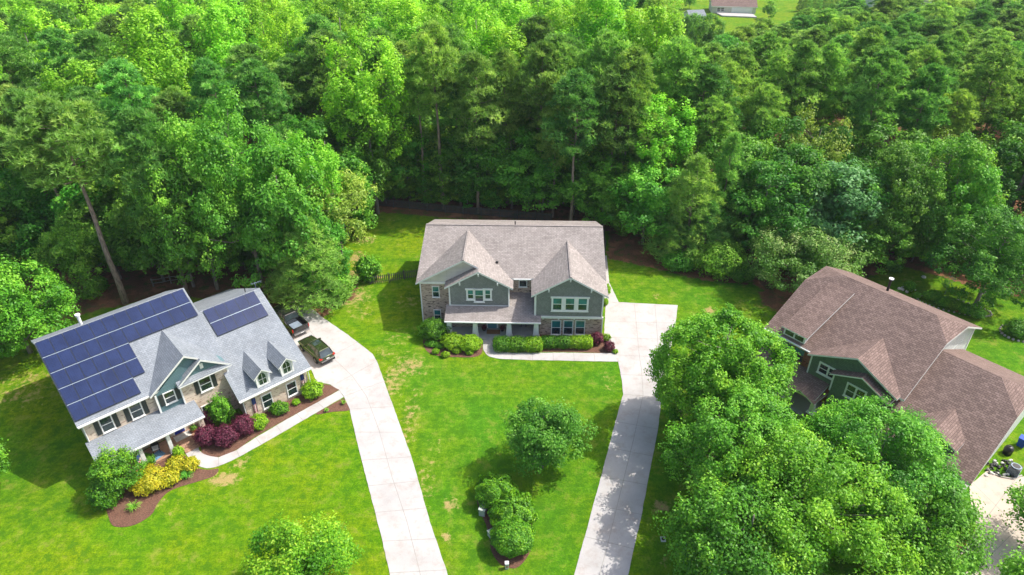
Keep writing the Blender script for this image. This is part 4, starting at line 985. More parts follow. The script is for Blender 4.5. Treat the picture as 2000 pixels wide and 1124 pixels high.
for q in (('broad', 175, 578, 440), ('broad', 235, 545, 400), ('broad', 320, 548, 385), ('broad', 380, 560, 360), ('big', 425, 566, 262, 11), ('big', 515, 560, 236, 12.5), ('broad', 585, 570, 320, 9), ('broad', 30, 540, 385), ('broad', 95, 520, 360), ('broad', -40, 560, 400),
          ('broad', 300, 520, 300), ('broad', 250, 500, 300), ('cone', 622, 590, 425, 9.5, 1), ('cone', 575, 585, 480, 7, 0), ('airy', 672, 515, 340, 9.5), ('broad', 640, 555, 430, 6), ('olivepop', 640, 520, 280), ('broad', 672, 468, 310, 8), ('broad', 700, 425, 235, 9), ('broad', 690, 400, 230), ('broad', 655, 450, 260),
          ('broad', 745, 384, 235, 10), ('broad', 800, 388, 225, 9), ('broad', 880, 392, 245, 9), ('broad', 940, 400, 240, 10), ('broad', 1000, 408, 262, 9.5), ('broad', 1060, 415, 290, 9), ('broad', 1120, 420, 300, 9), ('broad', 1175, 430, 310, 9), ('airy', 1152, 395, 222, 14), ('broad', 965, 385, 200), ('broad', 1080, 388, 225),
          ('broad', 840, 375, 200), ('broad', 1215, 450, 345, 8), ('broad', 1255, 478, 340, 9), ('broad', 1225, 420, 300, 9), ('cone', 1335, 500, 305, 10, 1), ('cone', 1395, 480, 262, 8, 0), ('cone', 1300, 498, 395, 7, 0), ('cone', 1270, 440, 235, 9, 1), ('cone', 1370, 510, 395, 7.5, 0), ('broad', 1470, 500, 330, 10), ('broad', 1520, 475, 300, 10),
          ('airy', 1555, 440, 235, 9), ('blue', 1600, 500, 330, 12), ('broad', 1655, 500, 345, 9), ('big', 1710, 505, 305, 11), ('big', 1780, 500, 285, 12), ('broad', 1815, 515, 320, 8), ('big', 1903, 598, 430, 11), ('broad', 1690, 520, 400, 8), ('broad', 1780, 512, 455, 5),
          ('broad', 1600, 440, 270), ('broad', 1690, 440, 265), ('broad', 1430, 450, 280), ('airy', 1800, 470, 280, 11), ('broad', 2080, 520, 300), ('broad', 1330, 440, 290), ('broad', 1500, 430, 250), ('cone', 1450, 420, 215, 8, 0), ('broad', 450, 500, 300), ('broad', 370, 500, 300), ('broad', 150, 480, 330), ('broad', 20, 480, 330), ('broad', 560, 500, 300)):
    kd = q[0]; k = 'poplar' if kd == 'olivepop' else kd
    base(k, *q[1:4], q[4] if len(q) > 4 else None, q[5] if len(q) > 5 else None)
for px in list(range(-60, 340, 42))+list(range(345, 660, 45))+list(range(745, 1190, 32))+list(range(1210, 1420, 40))+list(range(1650, 2080, 42)):
    by = float(np.interp(px, [-300, 0, 150, 300, 560, 640, 735, 740, 1180, 1200, 1400, 1500, 1700, 1850, 2000, 2300], [545, 515, 525, 530, 540, 500, 410, 396, 412, 452, 500, 500, 505, 515, 530, 560]))-R_.uniform(-3, 12)
    x, y, _ = P(px+R_.uniform(-10, 10), by); put('broad', x, y, R_.uniform(3.5, 6.5), R_.uniform(4, 6), R_)
# the rest of the wood
occ = [(t[2], t[3]) for t in TREES]
cand = []
g = 6.3
for iy in range(0, 19):
    for ix in range(-24, 25):
        x = (ix+0.5*(iy % 2))*g+R_.uniform(-2.0, 2.0); y = 97+iy*g+R_.uniform(-2, 2)
        if abs(x) > 0.80*y+6 or y > 216: continue
        cand.append((x, y))
for x0_, y0_, x1_, y1_ in ((-84, -34, 72, 98), (-34, -24, 80, 98), (24, 86, 84, 98), (40, 60, 76, 84), (62, 90, 70, 84)):
    pass
for ix in range(-14, 15):
    for iy in range(0, 5):
        x = ix*g+R_.uniform(-2, 2); y = 66+iy*g+R_.uniform(-2, 2); px, py = Qp(x, y, 0)
        lim = np.interp(px, [-300, 0, 150, 300, 560, 640, 735, 740, 1180, 1200, 1400, 1500, 1700, 1850, 2000, 2300], [560, 500, 495, 500, 500, 440, 395, 385, 400, 440, 480, 480, 480, 480, 500, 540])
        if py < lim: cand.append((x, y))
for x, y in cand:
    if any((x-a)**2+(y-b)**2 < (4.6 if y < 106 else 5.4)**2 for a, b in occ): continue
    if y < 84 and 1890 < 1000+F*x/(y*C+34*S) < 2015: continue
    px = 1000+F*x/((y*C+30*S))
    side = x/y
    right = side > 0.28
    h = R_.uniform(18, 26.5) if not right else R_.uniform(17, 22)
    if y > 120 and right: h = R_.uniform(14, 19)
    tx, ty = Qp(x, y, gz(x, y)+h)
    if ty < -130 or ty > 520: continue
    if 1325 < tx < 1485 and ty < 66: continue
    if 1500 <= tx < 1660 and ty < 12: continue
    if y > 172 and 0.22 < side < 0.40: continue
    if y > 186 and side < 0.22: continue
    u = R_.random()
    if u < (0.7 if right else (0.55 if y < 108 or px < 380 else 0.36)): kd = 'pine'
    elif u < 0.88: kd = 'poplar' if not right else 'pine'
    else: kd = 'broad'; h = R_.uniform(11, 17)
    put(kd, x, y, h, R_.uniform(8.8, 10.8) if y > 106 and kd != 'broad' else None, R_); occ.append((x, y))
print('wood trees', len(TREES))

def is_edge(t): return t
SECT = [(330, 'behind the left house'), (800, 'behind the left driveway'), (1180, 'straight behind the middle house'), (1480, 'right of the middle house'), (9999, 'behind the right house')]
LOOK = {'pine': 'tall pine', 'cone': 'bushy young pine', 'broad': 'dark leafy tree', 'big': 'broad leafy tree', 'poplar': 'tall bright green tree', 'airy': 'pale airy tree', 'blue': 'grey green leafy tree'}
ORD = ['first', 'second', 'third', 'fourth', 'fifth', 'sixth', 'seventh', 'eighth', 'ninth', 'tenth', 'eleventh', 'twelfth', 'thirteenth', 'fourteenth', 'fifteenth', 'sixteenth', 'seventeenth', 'eighteenth', 'nineteenth', 'twentieth']+['%d%s' % (k, {1: 'st', 2: 'nd', 3: 'rd'}.get(k % 10, 'th')) for k in range(21, 80)]
bins = {}
for t, kind, x, y, h in TREES:
    px, py = Qp(x, y, gz(x, y)+h*0.7)
    sec = next(s for lim_, s in SECT if px < lim_)
    row = 'front' if y < 84 and abs(px-1000) > 300 or y < 95 and abs(px-1000) <= 300 else ('second' if y < 104 else ('third' if y < 116 else ('fourth' if y < 130 else ('fifth' if y < 145 else ('sixth' if y < 160 else 'back')))))
    bins.setdefault((kind, sec, row), []).append((px, t))
for (kind, sec, row), L in bins.items():
    L.sort(key=lambda q: q[0])
    for i, (px, t) in enumerate(L):
        lab = f"{LOOK[kind]} {sec}, {row} row of wood" + (f", {ORD[i]} from left" if len(L) > 1 else '')
        tag(t, lab, 'tree', {'pine': 'pines of the wood', 'cone': 'young pines at the edge of the wood', 'broad': 'leafy trees of the wood', 'big': 'leafy trees of the wood', 'poplar': 'tall bright trees of the wood', 'airy': 'pale airy trees', 'blue': 'leafy trees of the wood'}[kind])

# ---- trees of the yards --------------------------------------------
def yard_tree(px, py, zc, R, h, z0, mat, seed, label, name='yard_tree', ncl=230, per=150, leaf=0.115, crad=0.95, lobes=0.16, trunk=0.2, fill=0.12, inner=0.35, shape=1.0, group=None, tonesd=0.17, nlobe=34, lobr=0.27):
    x, y, _ = P(px, py, zc)
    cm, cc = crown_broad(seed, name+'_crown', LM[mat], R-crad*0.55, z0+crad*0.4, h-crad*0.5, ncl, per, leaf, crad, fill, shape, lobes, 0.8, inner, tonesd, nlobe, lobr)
    tm = trunk_mesh(seed, name+'_trunk', h, trunk, cc, M['bark_grey'], 30, 0.14, 0.2, 0.3, down=0.6)
    t = thing(name, (x, y, gz(x, y)), 0, label, 'tree', group)
    for me_, n_ in ((tm, 'trunk'), (cm, 'crown')):
        o = bpy.data.objects.new(n_, me_); COL.objects.link(o); o.parent = t
    return t
yard_tree(1406, 742, 6.2, 5.75, 12.4, 0.6, 'yard_b', 301, 'round crowned bright maple beside the middle driveway, topmost of the front yard maples', 'maple_tree', 560, 110, 0.12, 0.66, 0.05, inner=0.9, nlobe=60, lobr=0.19)
yard_tree(1442, 902, 5.4, 5.2, 10.8, 0.4, 'yard', 302, 'green maple next to the driveway, in front of the round crowned maple', 'maple_tree', 300, 150, 0.11, 0.8)
yard_tree(1560, 1010, 5.0, 6.6, 10.5, 0.3, 'yard_b', 303, 'broad bright maple nearest the camera on the right', 'maple_tree', 380, 160, 0.11, 0.9)
yard_tree(1704, 925, 5.0, 5.8, 10.0, 0.5, 'yard', 304, 'large spreading maple in front of the right house garage', 'maple_tree', 360, 160, 0.11, 0.85)
yard_tree(1632, 876, 3.8, 3.4, 7.0, 0.5, 'yard_b', 315, 'narrow maple in front of the right house porch', 'maple_tree', 150, 140, 0.13, 0.8)
yard_tree(1788, 1040, 3.6, 3.9, 7.6, 0.3, 'yard', 305, 'green maple beside the tan driveway at lower right', 'maple_tree', 200, 150, 0.12)
yard_tree(1450, 1078, 5.0, 4.6, 9.6, 0.2, 'yard', 310, 'green maple over the brown mulch right of the middle driveway', 'maple_tree', 200, 150, 0.12)
yard_tree(1062, 856, 3.6, 3.05, 6.8, 0.7, 'yardg', 306, 'small uneven oak standing alone on the front lawn of the middle house', 'oak_tree', 170, 120, 0.11, 0.75, 0.24, 0.11, 0.3, 0.4, tonesd=0.14)
yard_tree(588, 1100, 3.0, 4.3, 6.6, 0.2, 'gold_g', 307, 'yellow tipped young tree at the bottom edge left of the driveway', 'young_tree', 190, 140, 0.10, 0.8, 0.2) if 'gold_g' in LM else yard_tree(586, 1110, 2.9, 3.5, 6.2, 0.2, 'yard_y', 307, 'yellow tipped young tree at the bottom edge left of the driveway', 'young_tree', 190, 140, 0.10, 0.8, 0.2)
yard_tree(22, 615, 5.0, 5.0, 10.5, 0.3, 'yard', 308, 'tall green tree at the left edge beside the left house', 'side_yard_tree', 230, 150, 0.14)
yard_tree(-50, 895, 3.2, 1.9, 6.2, 0.5, 'yard', 309, 'tree whose crown just enters the left edge of the frame', 'side_yard_tree', 90, 110, 0.12)
yard_tree(2068, 1000, 4.2, 2.6, 6.5, 0.8, 'yard', 311, 'small tree at the right edge beside the tan driveway', 'side_yard_tree', 90, 110, 0.12, fill=0.3)
yard_tree(2022, 1160, 3.0, 2.0, 5.5, 0.5, 'yard', 312, 'small tree in the bottom right corner over the tan driveway', 'side_yard_tree', 80, 110, 0.12)
yard_tree(1568, 510, 3.9, 6.3, 7.6, 0.6, 'myrtle', 313, 'wide cream flowering crape myrtle behind the left end of the right house', 'crape_myrtle', 260, 140, 0.13, 0.95, 0.12, 0.14)
yard_tree(228, 925, 2.0, 1.8, 4.0, 0.6, 'shrub', 314, 'small dark ornamental tree in the bed at the left house porch corner', 'small_garden_tree', 90, 120, 0.085, 0.6, 0.2, 0.06)

# ---- shrubs ---------------------------------------------------------
SH = 0
def shrub(px, py, rx, ry, h, mat, label, name='shrub', n=None, leaf=0.07, box=2.0, rz=0.0, group=None, zc=None, cat='shrub', bumpy=0.10, wild=0.02):
    global SH; SH += 1
    r = np.random.default_rng(900+SH); x, y, _ = P(px, py, (h*0.45 if zc is None else zc))
    area = 2.5*math.pi*rx*ry+math.pi*(rx+ry)*h*0.8
    n = n or int(area*0.75/(leaf*leaf)); n = min(n, 30000)
    d = rdir(r, n); d[:, 2] = d[:, 2]*0.85+0.15; d = unit(d)
    # superellipsoid radius for direction d
    den = (np.abs(d[:, 0])**box+np.abs(d[:, 1])**box+np.abs(d[:, 2])**box)**(1/box)
    az = np.arctan2(d[:, 1], d[:, 0]); ph = r.uniform(0, 6, 4)
    bmp = 1+bumpy*(np.sin(5*az+3*d[:, 2]+ph[0])+np.sin(9*az-7*d[:, 2]+ph[1])*0.7+np.sin(4*d[:, 2]*3+ph[2])*0.6)
    rr = (1/den)*bmp*(1-np.abs(r.normal(0, 0.07+wild, n)))
    p = d*rr[:, None]*np.array([rx, ry, h*0.52])
    if len(p): p[:, 2] += h*0.48
    p[:, 2] = np.maximum(p[:, 2], 0.02)
    nrm = unit(d*0.9+np.array([0, 0, 0.3])+rdir(r, n)*0.6)
    v, f = leaves(r, p, nrm, leaf)
    tone = 0.45+r.normal(0, 0.16, n)+0.12*np.sin(6*az+ph[3])
    # inner fill: larger leaves, their tone darkened for the shade inside
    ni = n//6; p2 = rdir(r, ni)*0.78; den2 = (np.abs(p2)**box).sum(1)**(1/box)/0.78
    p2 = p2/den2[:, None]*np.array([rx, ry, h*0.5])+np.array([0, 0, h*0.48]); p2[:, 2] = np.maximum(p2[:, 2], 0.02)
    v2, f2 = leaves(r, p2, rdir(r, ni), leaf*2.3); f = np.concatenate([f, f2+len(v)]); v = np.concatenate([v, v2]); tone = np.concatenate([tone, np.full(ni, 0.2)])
    me_ = leafmesh(name, v, f, tone, LM[mat]); o = bpy.data.objects.new(name, me_); COL.objects.link(o)
    o.location = (x, y, gz(x, y)+0.02); o.rotation_euler = (0, 0, math.radians(rz))
    return tag(o, label, cat, group)
def tufts(px, py, R, h, mat, label, name='clump_plant', n=70, group=None):
    global SH; SH += 1
    r = np.random.default_rng(900+SH); x, y, _ = P(px, py, 0.1)
    vs = []; fs = []; k = 0
    for i in range(n):
        a = r.uniform(0, 6.28); L = R*r.uniform(0.5, 1); w = 0.03; hh = h*r.uniform(0.6, 1)
        dx, dy = math.cos(a), math.sin(a); sx, sy = -dy*w, dx*w
        for j, (t, z) in enumerate(((0.05, 0), (0.4, 0.75), (0.75, 1.0), (1.0, 0.7))):
            ww = (1-t*0.8); vs += [(dx*L*t-sx*ww, dy*L*t-sy*ww, z*hh), (dx*L*t+sx*ww, dy*L*t+sy*ww, z*hh)]
        for j in range(3): fs.append((k+2*j, k+2*j+1, k+2*j+3, k+2*j+2))
        k += 8
    me_ = leafmesh(name, np.array(vs), np.array(fs), r.uniform(0.2, 1, len(fs)), LM[mat]); o = bpy.data.objects.new(name, me_); COL.objects.link(o); o.location = (x, y, 0.03)
    return tag(o, label, 'plant', group)
gm = 'shrubs along the front of the middle house'
shrub(848, 645, 1.75, 1.3, 2.3, 'shrub', 'dark rounded shrub against the left brick corner of the middle house', group=gm)
shrub(884, 668, 1.25, 1.15, 1.5, 'shrub_l', 'light green clipped shrub left of the front steps of the middle house', group=gm)
shrub(918, 671, 1.35, 1.15, 1.5, 'shrub_l', 'light green clipped shrub next to the front walk', group=gm, bumpy=0.06)
hr = 'clipped boxy hedge sections before the porch'
for i, (px, w, lab) in enumerate(((980, 0.95, 'boxy hedge section beginning right of the front walk'), (1010, 1.1, 'boxy hedge section below the porch seat'), (1042, 1.0, 'lighter boxy hedge section below the right porch column'))):
    shrub(px, 673, w, 0.95, 1.25, 'shrub_l' if i == 2 else 'shrub', lab, 'hedge', box=4.5, group=hr, bumpy=0.03)
for i, (px, w, lab) in enumerate(((1072, 1.0, 'hedge section under the left ground floor window'), (1100, 0.95, 'hedge section under the middle ground floor window'), (1126, 0.95, 'hedge section under the right ground floor window'), (1145, 0.7, 'end of the long hedge beside the purple shrub'))):
    shrub(px, 669, w, 0.75, 1.2, 'shrub_l' if i > 1 else 'shrub', lab, 'hedge', box=4.0, group=hr, bumpy=0.03)
shrub(1166, 662, 0.72, 0.7, 1.3, 'purple', 'dark purple shrub at the right front corner of the middle house', 'burgundy_shrub', leaf=0.06)
shrub(1190, 677, 0.6, 0.6, 1.05, 'purple', 'smaller purple shrub beside the driveway pad', 'burgundy_shrub', leaf=0.06)
shrub(1183, 660, 0.6, 0.4, 0.8, 'shrub_l', 'low yellow green shrub between the two purple shrubs', leaf=0.06)
shrub(1202, 687, 0.3, 0.3, 0.4, 'shrub_l', 'tiny green plant at the bed corner by the pad', leaf=0.05, cat='plant')
for px, py, s_, lab in ((843, 671, 0.75, 'low olive shrub at the left of the middle house bed'), (858, 676, 0.6, 'low olive shrub beside the clipped light shrubs'), (892, 686, 0.5, 'small round shrub in the mulch before the clipped shrubs'), (917, 688, 0.48, 'small round shrub in the mulch nearest the front walk'), (851, 687, 0.42, 'small round shrub at the left edge of the mulch'), (870, 693, 0.5, 'flat yellow green plant at the front edge of the mulch')):
    shrub(px, py, s_, s_*0.8, 0.55, 'shrub_l' if s_ < 0.55 else 'shrub', lab, 'low_shrub', leaf=0.055, group='low plants in the middle house bed')
gi = 'island shrubs'
shrub(970, 962, 1.75, 1.6, 2.3, 'island', 'upper glossy round shrub of the island bed', n=13000, leaf=0.085, group=gi, rz=-20)
shrub(1002, 1002, 1.8, 1.85, 2.35, 'island', 'middle glossy shrub of the island bed', n=14000, leaf=0.085, group=gi)
shrub(1001, 1050, 1.72, 1.55, 2.4, 'island', 'lowest round glossy shrub of the island bed behind the pedestal', n=13000, leaf=0.08, group=gi, bumpy=0.04)
gl_ = 'shrubs around the left house'
shrub(610, 762, 1.05, 1.05, 1.6, 'shrub_l', 'round green shrub at the garage corner of the left house', group=gl_)
shrub(545, 798, 0.95, 0.75, 1.1, 'shrub', 'dark oval shrub under the right garage window', group=gl_)
shrub(505, 825, 0.85, 0.85, 1.3, 'shrub_l', 'bright round shrub under the left garage window', group=gl_)
shrub(578, 786, 0.4, 0.4, 0.5, 'shrub_l', 'small light shrub between the garage shrubs', group=gl_, leaf=0.05)
for px, py, s_, lab in ((402, 852, 1.0, 'left burgundy shrub before the porch of the left house'), (440, 852, 1.15, 'largest burgundy shrub in the middle of the three'), (476, 832, 1.05, 'right burgundy shrub beside the garage wing')):
    shrub(px, py, s_, s_, 1.75, 'purple', lab, 'burgundy_shrub', group='burgundy shrubs by the left house', leaf=0.06, wild=0.03)
shrub(432, 805, 1.15, 1.0, 3.3, 'yard', 'upright leafy green shrub against the brick behind the burgundy shrubs', wild=0.1, leaf=0.09, bumpy=0.15)
shrub(405, 822, 0.5, 0.5, 1.9, 'purple', 'thin burgundy shrub beside the arched window', 'burgundy_shrub', leaf=0.06)
for px, py, s_, lab in ((290, 938, 1.6, 'large golden shrub in the bed of the left house'), (332, 935, 0.85, 'small golden shrub beside the large one'), (345, 908, 0.95, 'golden shrub nearest the porch'), (370, 908, 0.85, 'orange tinged golden shrub nearest the walk')):
    shrub(px, py, s_, s_*0.95, 1.5 if s_ > 1 else 1.1, 'gold', lab, 'golden_shrub', group='golden shrubs by the left house', leaf=0.075, wild=0.08)
shrub(205, 965, 1.3, 1.3, 2.5, 'shrub', 'dark green bush at the left end of the mulch bed', wild=0.08, leaf=0.08)
shrub(285, 900, 0.8, 0.7, 1.1, 'shrub', 'dark green shrub between the porch and the golden shrubs', leaf=0.06)
shrub(348, 885, 0.5, 0.5, 1.3, 'shrub_l', 'thin green shrub by the porch column', wild=0.1)
tufts(262, 993, 0.75, 0.6, 'broad', 'spiky grass clump in the mulch under the small tree')
tufts(365, 932, 0.75, 0.6, 'broad', 'spiky grass clump below the golden shrubs')
tufts(671, 788, 0.35, 0.4, 'broad', 'small spiky plant on the mulch beside the driveway')
tufts(638, 803, 0.3, 0.35, 'broad', 'small plant on the mulch below the front walk')
shrub(656, 566, 2.0, 1.5, 3.0, 'yard_b', 'bright green bush at the end of the left driveway', leaf=0.13, wild=0.06, bumpy=0.14)
shrub(718, 526, 1.7, 1.4, 3.4, 'yard', 'leafy green bush at the left end of the black picket fence', leaf=0.14, wild=0.1, bumpy=0.16)
shrub(618, 520, 2.3, 2.2, 5.5, 'pine_y', 'dense fine needled bush among the trees left of the backyard', leaf=0.12, wild=0.1, bumpy=0.15)
shrub(1410, 512, 3.2, 2.3, 4.4, 'broad', 'big dark rounded bush at the lawn edge left of the crape myrtle', leaf=0.13, wild=0.06, bumpy=0.12)
shrub(1330, 512, 2.5, 1.5, 2.6, 'broad', 'low dark bush below the bushy pines', leaf=0.13, wild=0.08)
shrub(1450, 535, 1.6, 1.3, 2.4, 'broad', 'dark bush between the big bush and the crape myrtle', leaf=0.12, wild=0.08)
shrub(1187, 565, 0.35, 0.9, 0.9, 'shrub_l', 'low yellow green plants by the right wall of the middle house', leaf=0.06, cat='plant')
shrub(1184, 590, 0.25, 0.5, 0.7, 'shrub_l', 'low green plant at the right wall by the pad', leaf=0.06, cat='plant')
gb = 'plants of the stone edged garden bed'
for i, (px, py, s_, lab) in enumerate(((1822, 578, 1.2, 'leafy plants at the left end of the garden bed'), (1848, 590, 1.3, 'tall leafy plants in the garden bed'), (1868, 597, 1.1, 'bright fern like plants in the middle of the garden bed'), (1888, 604, 1.2, 'flowering green plants in the garden bed'), (1908, 612, 1.0, 'green plants at the right end of the garden bed'))):
    shrub(px, py, s_, 0.9, 1.1, 'yard' if i % 2 else 'broad', lab, 'garden_plants', leaf=0.08, wild=0.12, group=gb, cat='plant')
shrub(1994, 642, 1.7, 1.3, 1.9, 'broad', 'dark bush in a stone ring at the right edge', leaf=0.1, wild=0.06)
shrub(1748, 522, 1.0, 0.8, 1.5, 'broad', 'small bush by the pale stone patch behind the right house', leaf=0.1, wild=0.1)
shrub(1776, 560, 0.7, 0.7, 1.3, 'yard', 'green plant beside the white stones', leaf=0.08, wild=0.1)
shrub(1790, 578, 0.5, 0.4, 0.8, 'yard', 'low bright plant right of the white stones', leaf=0.07, wild=0.1, cat='plant')
shrub(543, 586, 0.6, 0.5, 0.8, 'broad', 'small dark shrub beside the red pot behind the truck', leaf=0.07)
shrub(196, 556, 1.0, 0.8, 1.8, 'yard', 'small sapling bush at the foot of the leaning pine', leaf=0.1, wild=0.12)
# low growth under the wood
r = np.random.default_rng(77); n = 42000
px_ = r.uniform(-250, 2250, n); lim = np.interp(px_, [-300, 0, 150, 300, 560, 640, 735, 740, 1180, 1200, 1400, 1500, 1700, 1850, 2000, 2300], [545, 500, 515, 515, 520, 470, 400, 392, 410, 450, 490, 490, 500, 510, 525, 560])
py_ = lim-r.uniform(0, 1, n)**1.6*110-2
v_ = (py_-562)/F; dd_ = H/(S+v_*C); xx = (px_-1000)/F*dd_; yy = dd_*(C-v_*S)
hh = 0.3+1.6*np.clip(np.sin(xx*0.9)*np.cos(yy*0.7)+r.normal(0, 0.4, n), 0, 1)
pp = np.stack([xx, yy, gzv(xx, yy)+hh*r.uniform(0.2, 1, n)], 1)
v, f = leaves(r, pp, unit(rdir(r, n)*0.7+np.array([0, -0.2, 0.7])), 0.20)
uo = bpy.data.objects.new('undergrowth', leafmesh('undergrowth', v, f, r.normal(0.4, 0.2, n), LM['broad'])); COL.objects.link(uo)
tag(uo, 'low leafy undergrowth on the floor of the wood', 'undergrowth', kind='stuff')
# ------------------------------------------------------------------ vehicles
def wheel(root, x, y, r, w):
    m = MB(); s = 1 if y > 0 else -1
    m.tube([(x, y-w/2, r), (x, y-w*0.4, r), (x, y+w*0.4, r), (x, y+w/2, r)], [r*0.93, r, r, r*0.93], M['rubber'], 24)
    o = m.build('wheel', root, smooth=False)
    q = MB(); yo = y+s*w*0.46
    q.tube([(x, yo-0.03, r), (x, yo+s*0.03, r)], r*0.18, M['rim'], 10)
    q.tube([(x, yo-0.01, r), (x, yo+s*0.012, r)], r*0.66, M['dark_metal'], 20)
    for k in range(5):
        a = k*2*math.pi/5; q.tube([(x, yo+s*0.02, r), (x+math.cos(a)*r*0.6, yo+s*0.02, r+math.sin(a)*r*0.6)], 0.035, M['rim'], 5)
    q.build('rim', o)
def section(x, w, z0, z1, tw=0.86, sh=0.62):
    h = z1-z0
    return [(x, -w*0.86, z0), (x, -w*0.985, z0+h*0.2), (x, -w, z0+h*sh), (x, -w*0.965, z0+h*0.86), (x, -w*tw, z1), (x, 0, z1+0.02), (x, w*tw, z1), (x, w*0.965, z0+h*0.86), (x, w, z0+h*sh), (x, w*0.985, z0+h*0.2), (x, w*0.86, z0)]
def glass_house(x0, x1, x2, x3, zb, zt, wb, wt):
    """windscreen foot, roof front, roof rear, rear glass foot"""
    def sec(x, z, w): return (x, w, z)
    return x0, x1, x2, x3
def wagon(px, py, deg, label):
    x, y, _ = P(px, py, 0); t = thing('parked_car', (x, y, 0.035), math.radians(deg), label, 'car', 'vehicles on the left driveway')
    p = M['car_green']
    b = MB(); S_ = [(2.40, 0.62, 0.40, 0.66), (2.34, 0.76, 0.30, 0.78), (2.12, 0.88, 0.25, 0.88), (1.6, 0.92, 0.24, 0.95), (0.95, 0.93, 0.24, 1.02), (0.2, 0.93, 0.24, 1.02), (-1.0, 0.93, 0.24, 1.04), (-1.9, 0.92, 0.26, 1.05), (-2.25, 0.88, 0.30, 1.03), (-2.38, 0.80, 0.40, 0.95), (-2.42, 0.70, 0.48, 0.80)]
    b.loft([section(*q) for q in S_], p); bo = b.build('body', t, smooth=True)
    for (xx, ss) in ((1.45, 1), (1.45, -1), (-1.35, 1), (-1.35, -1)):
        a = MB(); a.tube([(xx, ss*0.82, 0.36), (xx, ss*0.945, 0.36)], 0.42, M['rubber'], 24); a.build('wheel_arch', t); wheel(t, xx, ss*0.86, 0.35, 0.2)
    zb, zt = 1.03, 1.62
    g = MB(); rings = []
    for (xx, z, w) in ((0.98, zb, 0.74), (0.30, zt-0.06, 0.62), (0.1, zt-0.02, 0.66), (-1.85, zt-0.03, 0.64), (-1.98, zt-0.08, 0.62), (-2.3, zb, 0.72)): pass
    low = [(0.98, 0.66), (0.75, 0.82), (-1.9, 0.84), (-2.32, 0.70), (-2.32, -0.70), (-1.9, -0.84), (0.75, -0.82), (0.98, -0.66)]
    up = [(0.22, 0.56), (0.12, 0.66), (-1.72, 0.64), (-1.92, 0.56), (-1.92, -0.56), (-1.72, -0.64), (0.12, -0.66), (0.22, -0.56)]
    g.loft([[(a_, c_, zb-0.03) for a_, c_ in low[::-1]], [(a_, c_, zt-0.05) for a_, c_ in up[::-1]]], M['car_glass']); g.build('windows', t)
    rf = MB(); rf.loft([[(a_*1.0, c_*1.02, zt-0.055) for a_, c_ in up[::-1]], [(a_*1.0+0.0, c_*1.0, zt-0.01) for a_, c_ in up[::-1]], [((a_+0.85)*0.93-0.85, c_*0.9, zt+0.03) for a_, c_ in up[::-1]]], p); ro = rf.build('roof', t, smooth=False)
    sr = MB(); sr.box(-0.75, -0.02, -0.42, 0.42, zt+0.025, zt+0.038, M['car_glass']); sr.build('sunroof', ro)
    for ss in (1, -1):
        for l, u in (((0.88, 0.76), (0.17, 0.62)), ((-0.35, 0.845), (-0.4, 0.665)), ((-1.25, 0.85), (-1.2, 0.66)), ((-2.12, 0.79), (-1.84, 0.62))):
            pl = MB(); pl.tube([(l[0], ss*l[1], zb-0.02), (u[0], ss*u[1], zt-0.03)], 0.035, p, 6); pl.build('pillar', t)
    for ss in (1, -1):
        q = MB(); q.tube([(0.05, ss*0.60, zt+0.02), (-0.1, ss*0.60, zt+0.08), (-1.6, ss*0.58, zt+0.08), (-1.75, ss*0.58, zt+0.01)], 0.022, M['dark_metal'], 6); q.build('roof_rail', t)
        q = MB(); q.box(0.62, 0.80, ss*0.90-0.02 if ss > 0 else -1.08, 1.08 if ss > 0 else -0.88, 1.0, 1.14, p); q.build('mirror', t, bevel=0.02)
        q = MB(); q.box(-2.43, -2.16, min(ss*0.60, ss*0.90), max(ss*0.60, ss*0.90), 0.80, 0.98, M['red_lens']); q.build('tail_light', t, bevel=0.02)
        q = MB(); q.box(2.12, 2.34, min(ss*0.55, ss*0.84), max(ss*0.55, ss*0.84), 0.64, 0.80, M['glass']); q.build('headlight', t, bevel=0.02)
    q = MB(); q.box(-2.49, -2.30, -0.80, 0.80, 0.30, 0.56, M['dark_metal']); q.box(-2.50, -2.30, -0.78, 0.78, 0.56, 0.63, M['rim']); q.build('rear_bumper', t, bevel=0.02)
    q = MB(); q.box(-2.46, -2.44, -0.17, 0.17, 0.70, 0.83, M['cloth_white']); q.build('licence_plate', t)
    return t
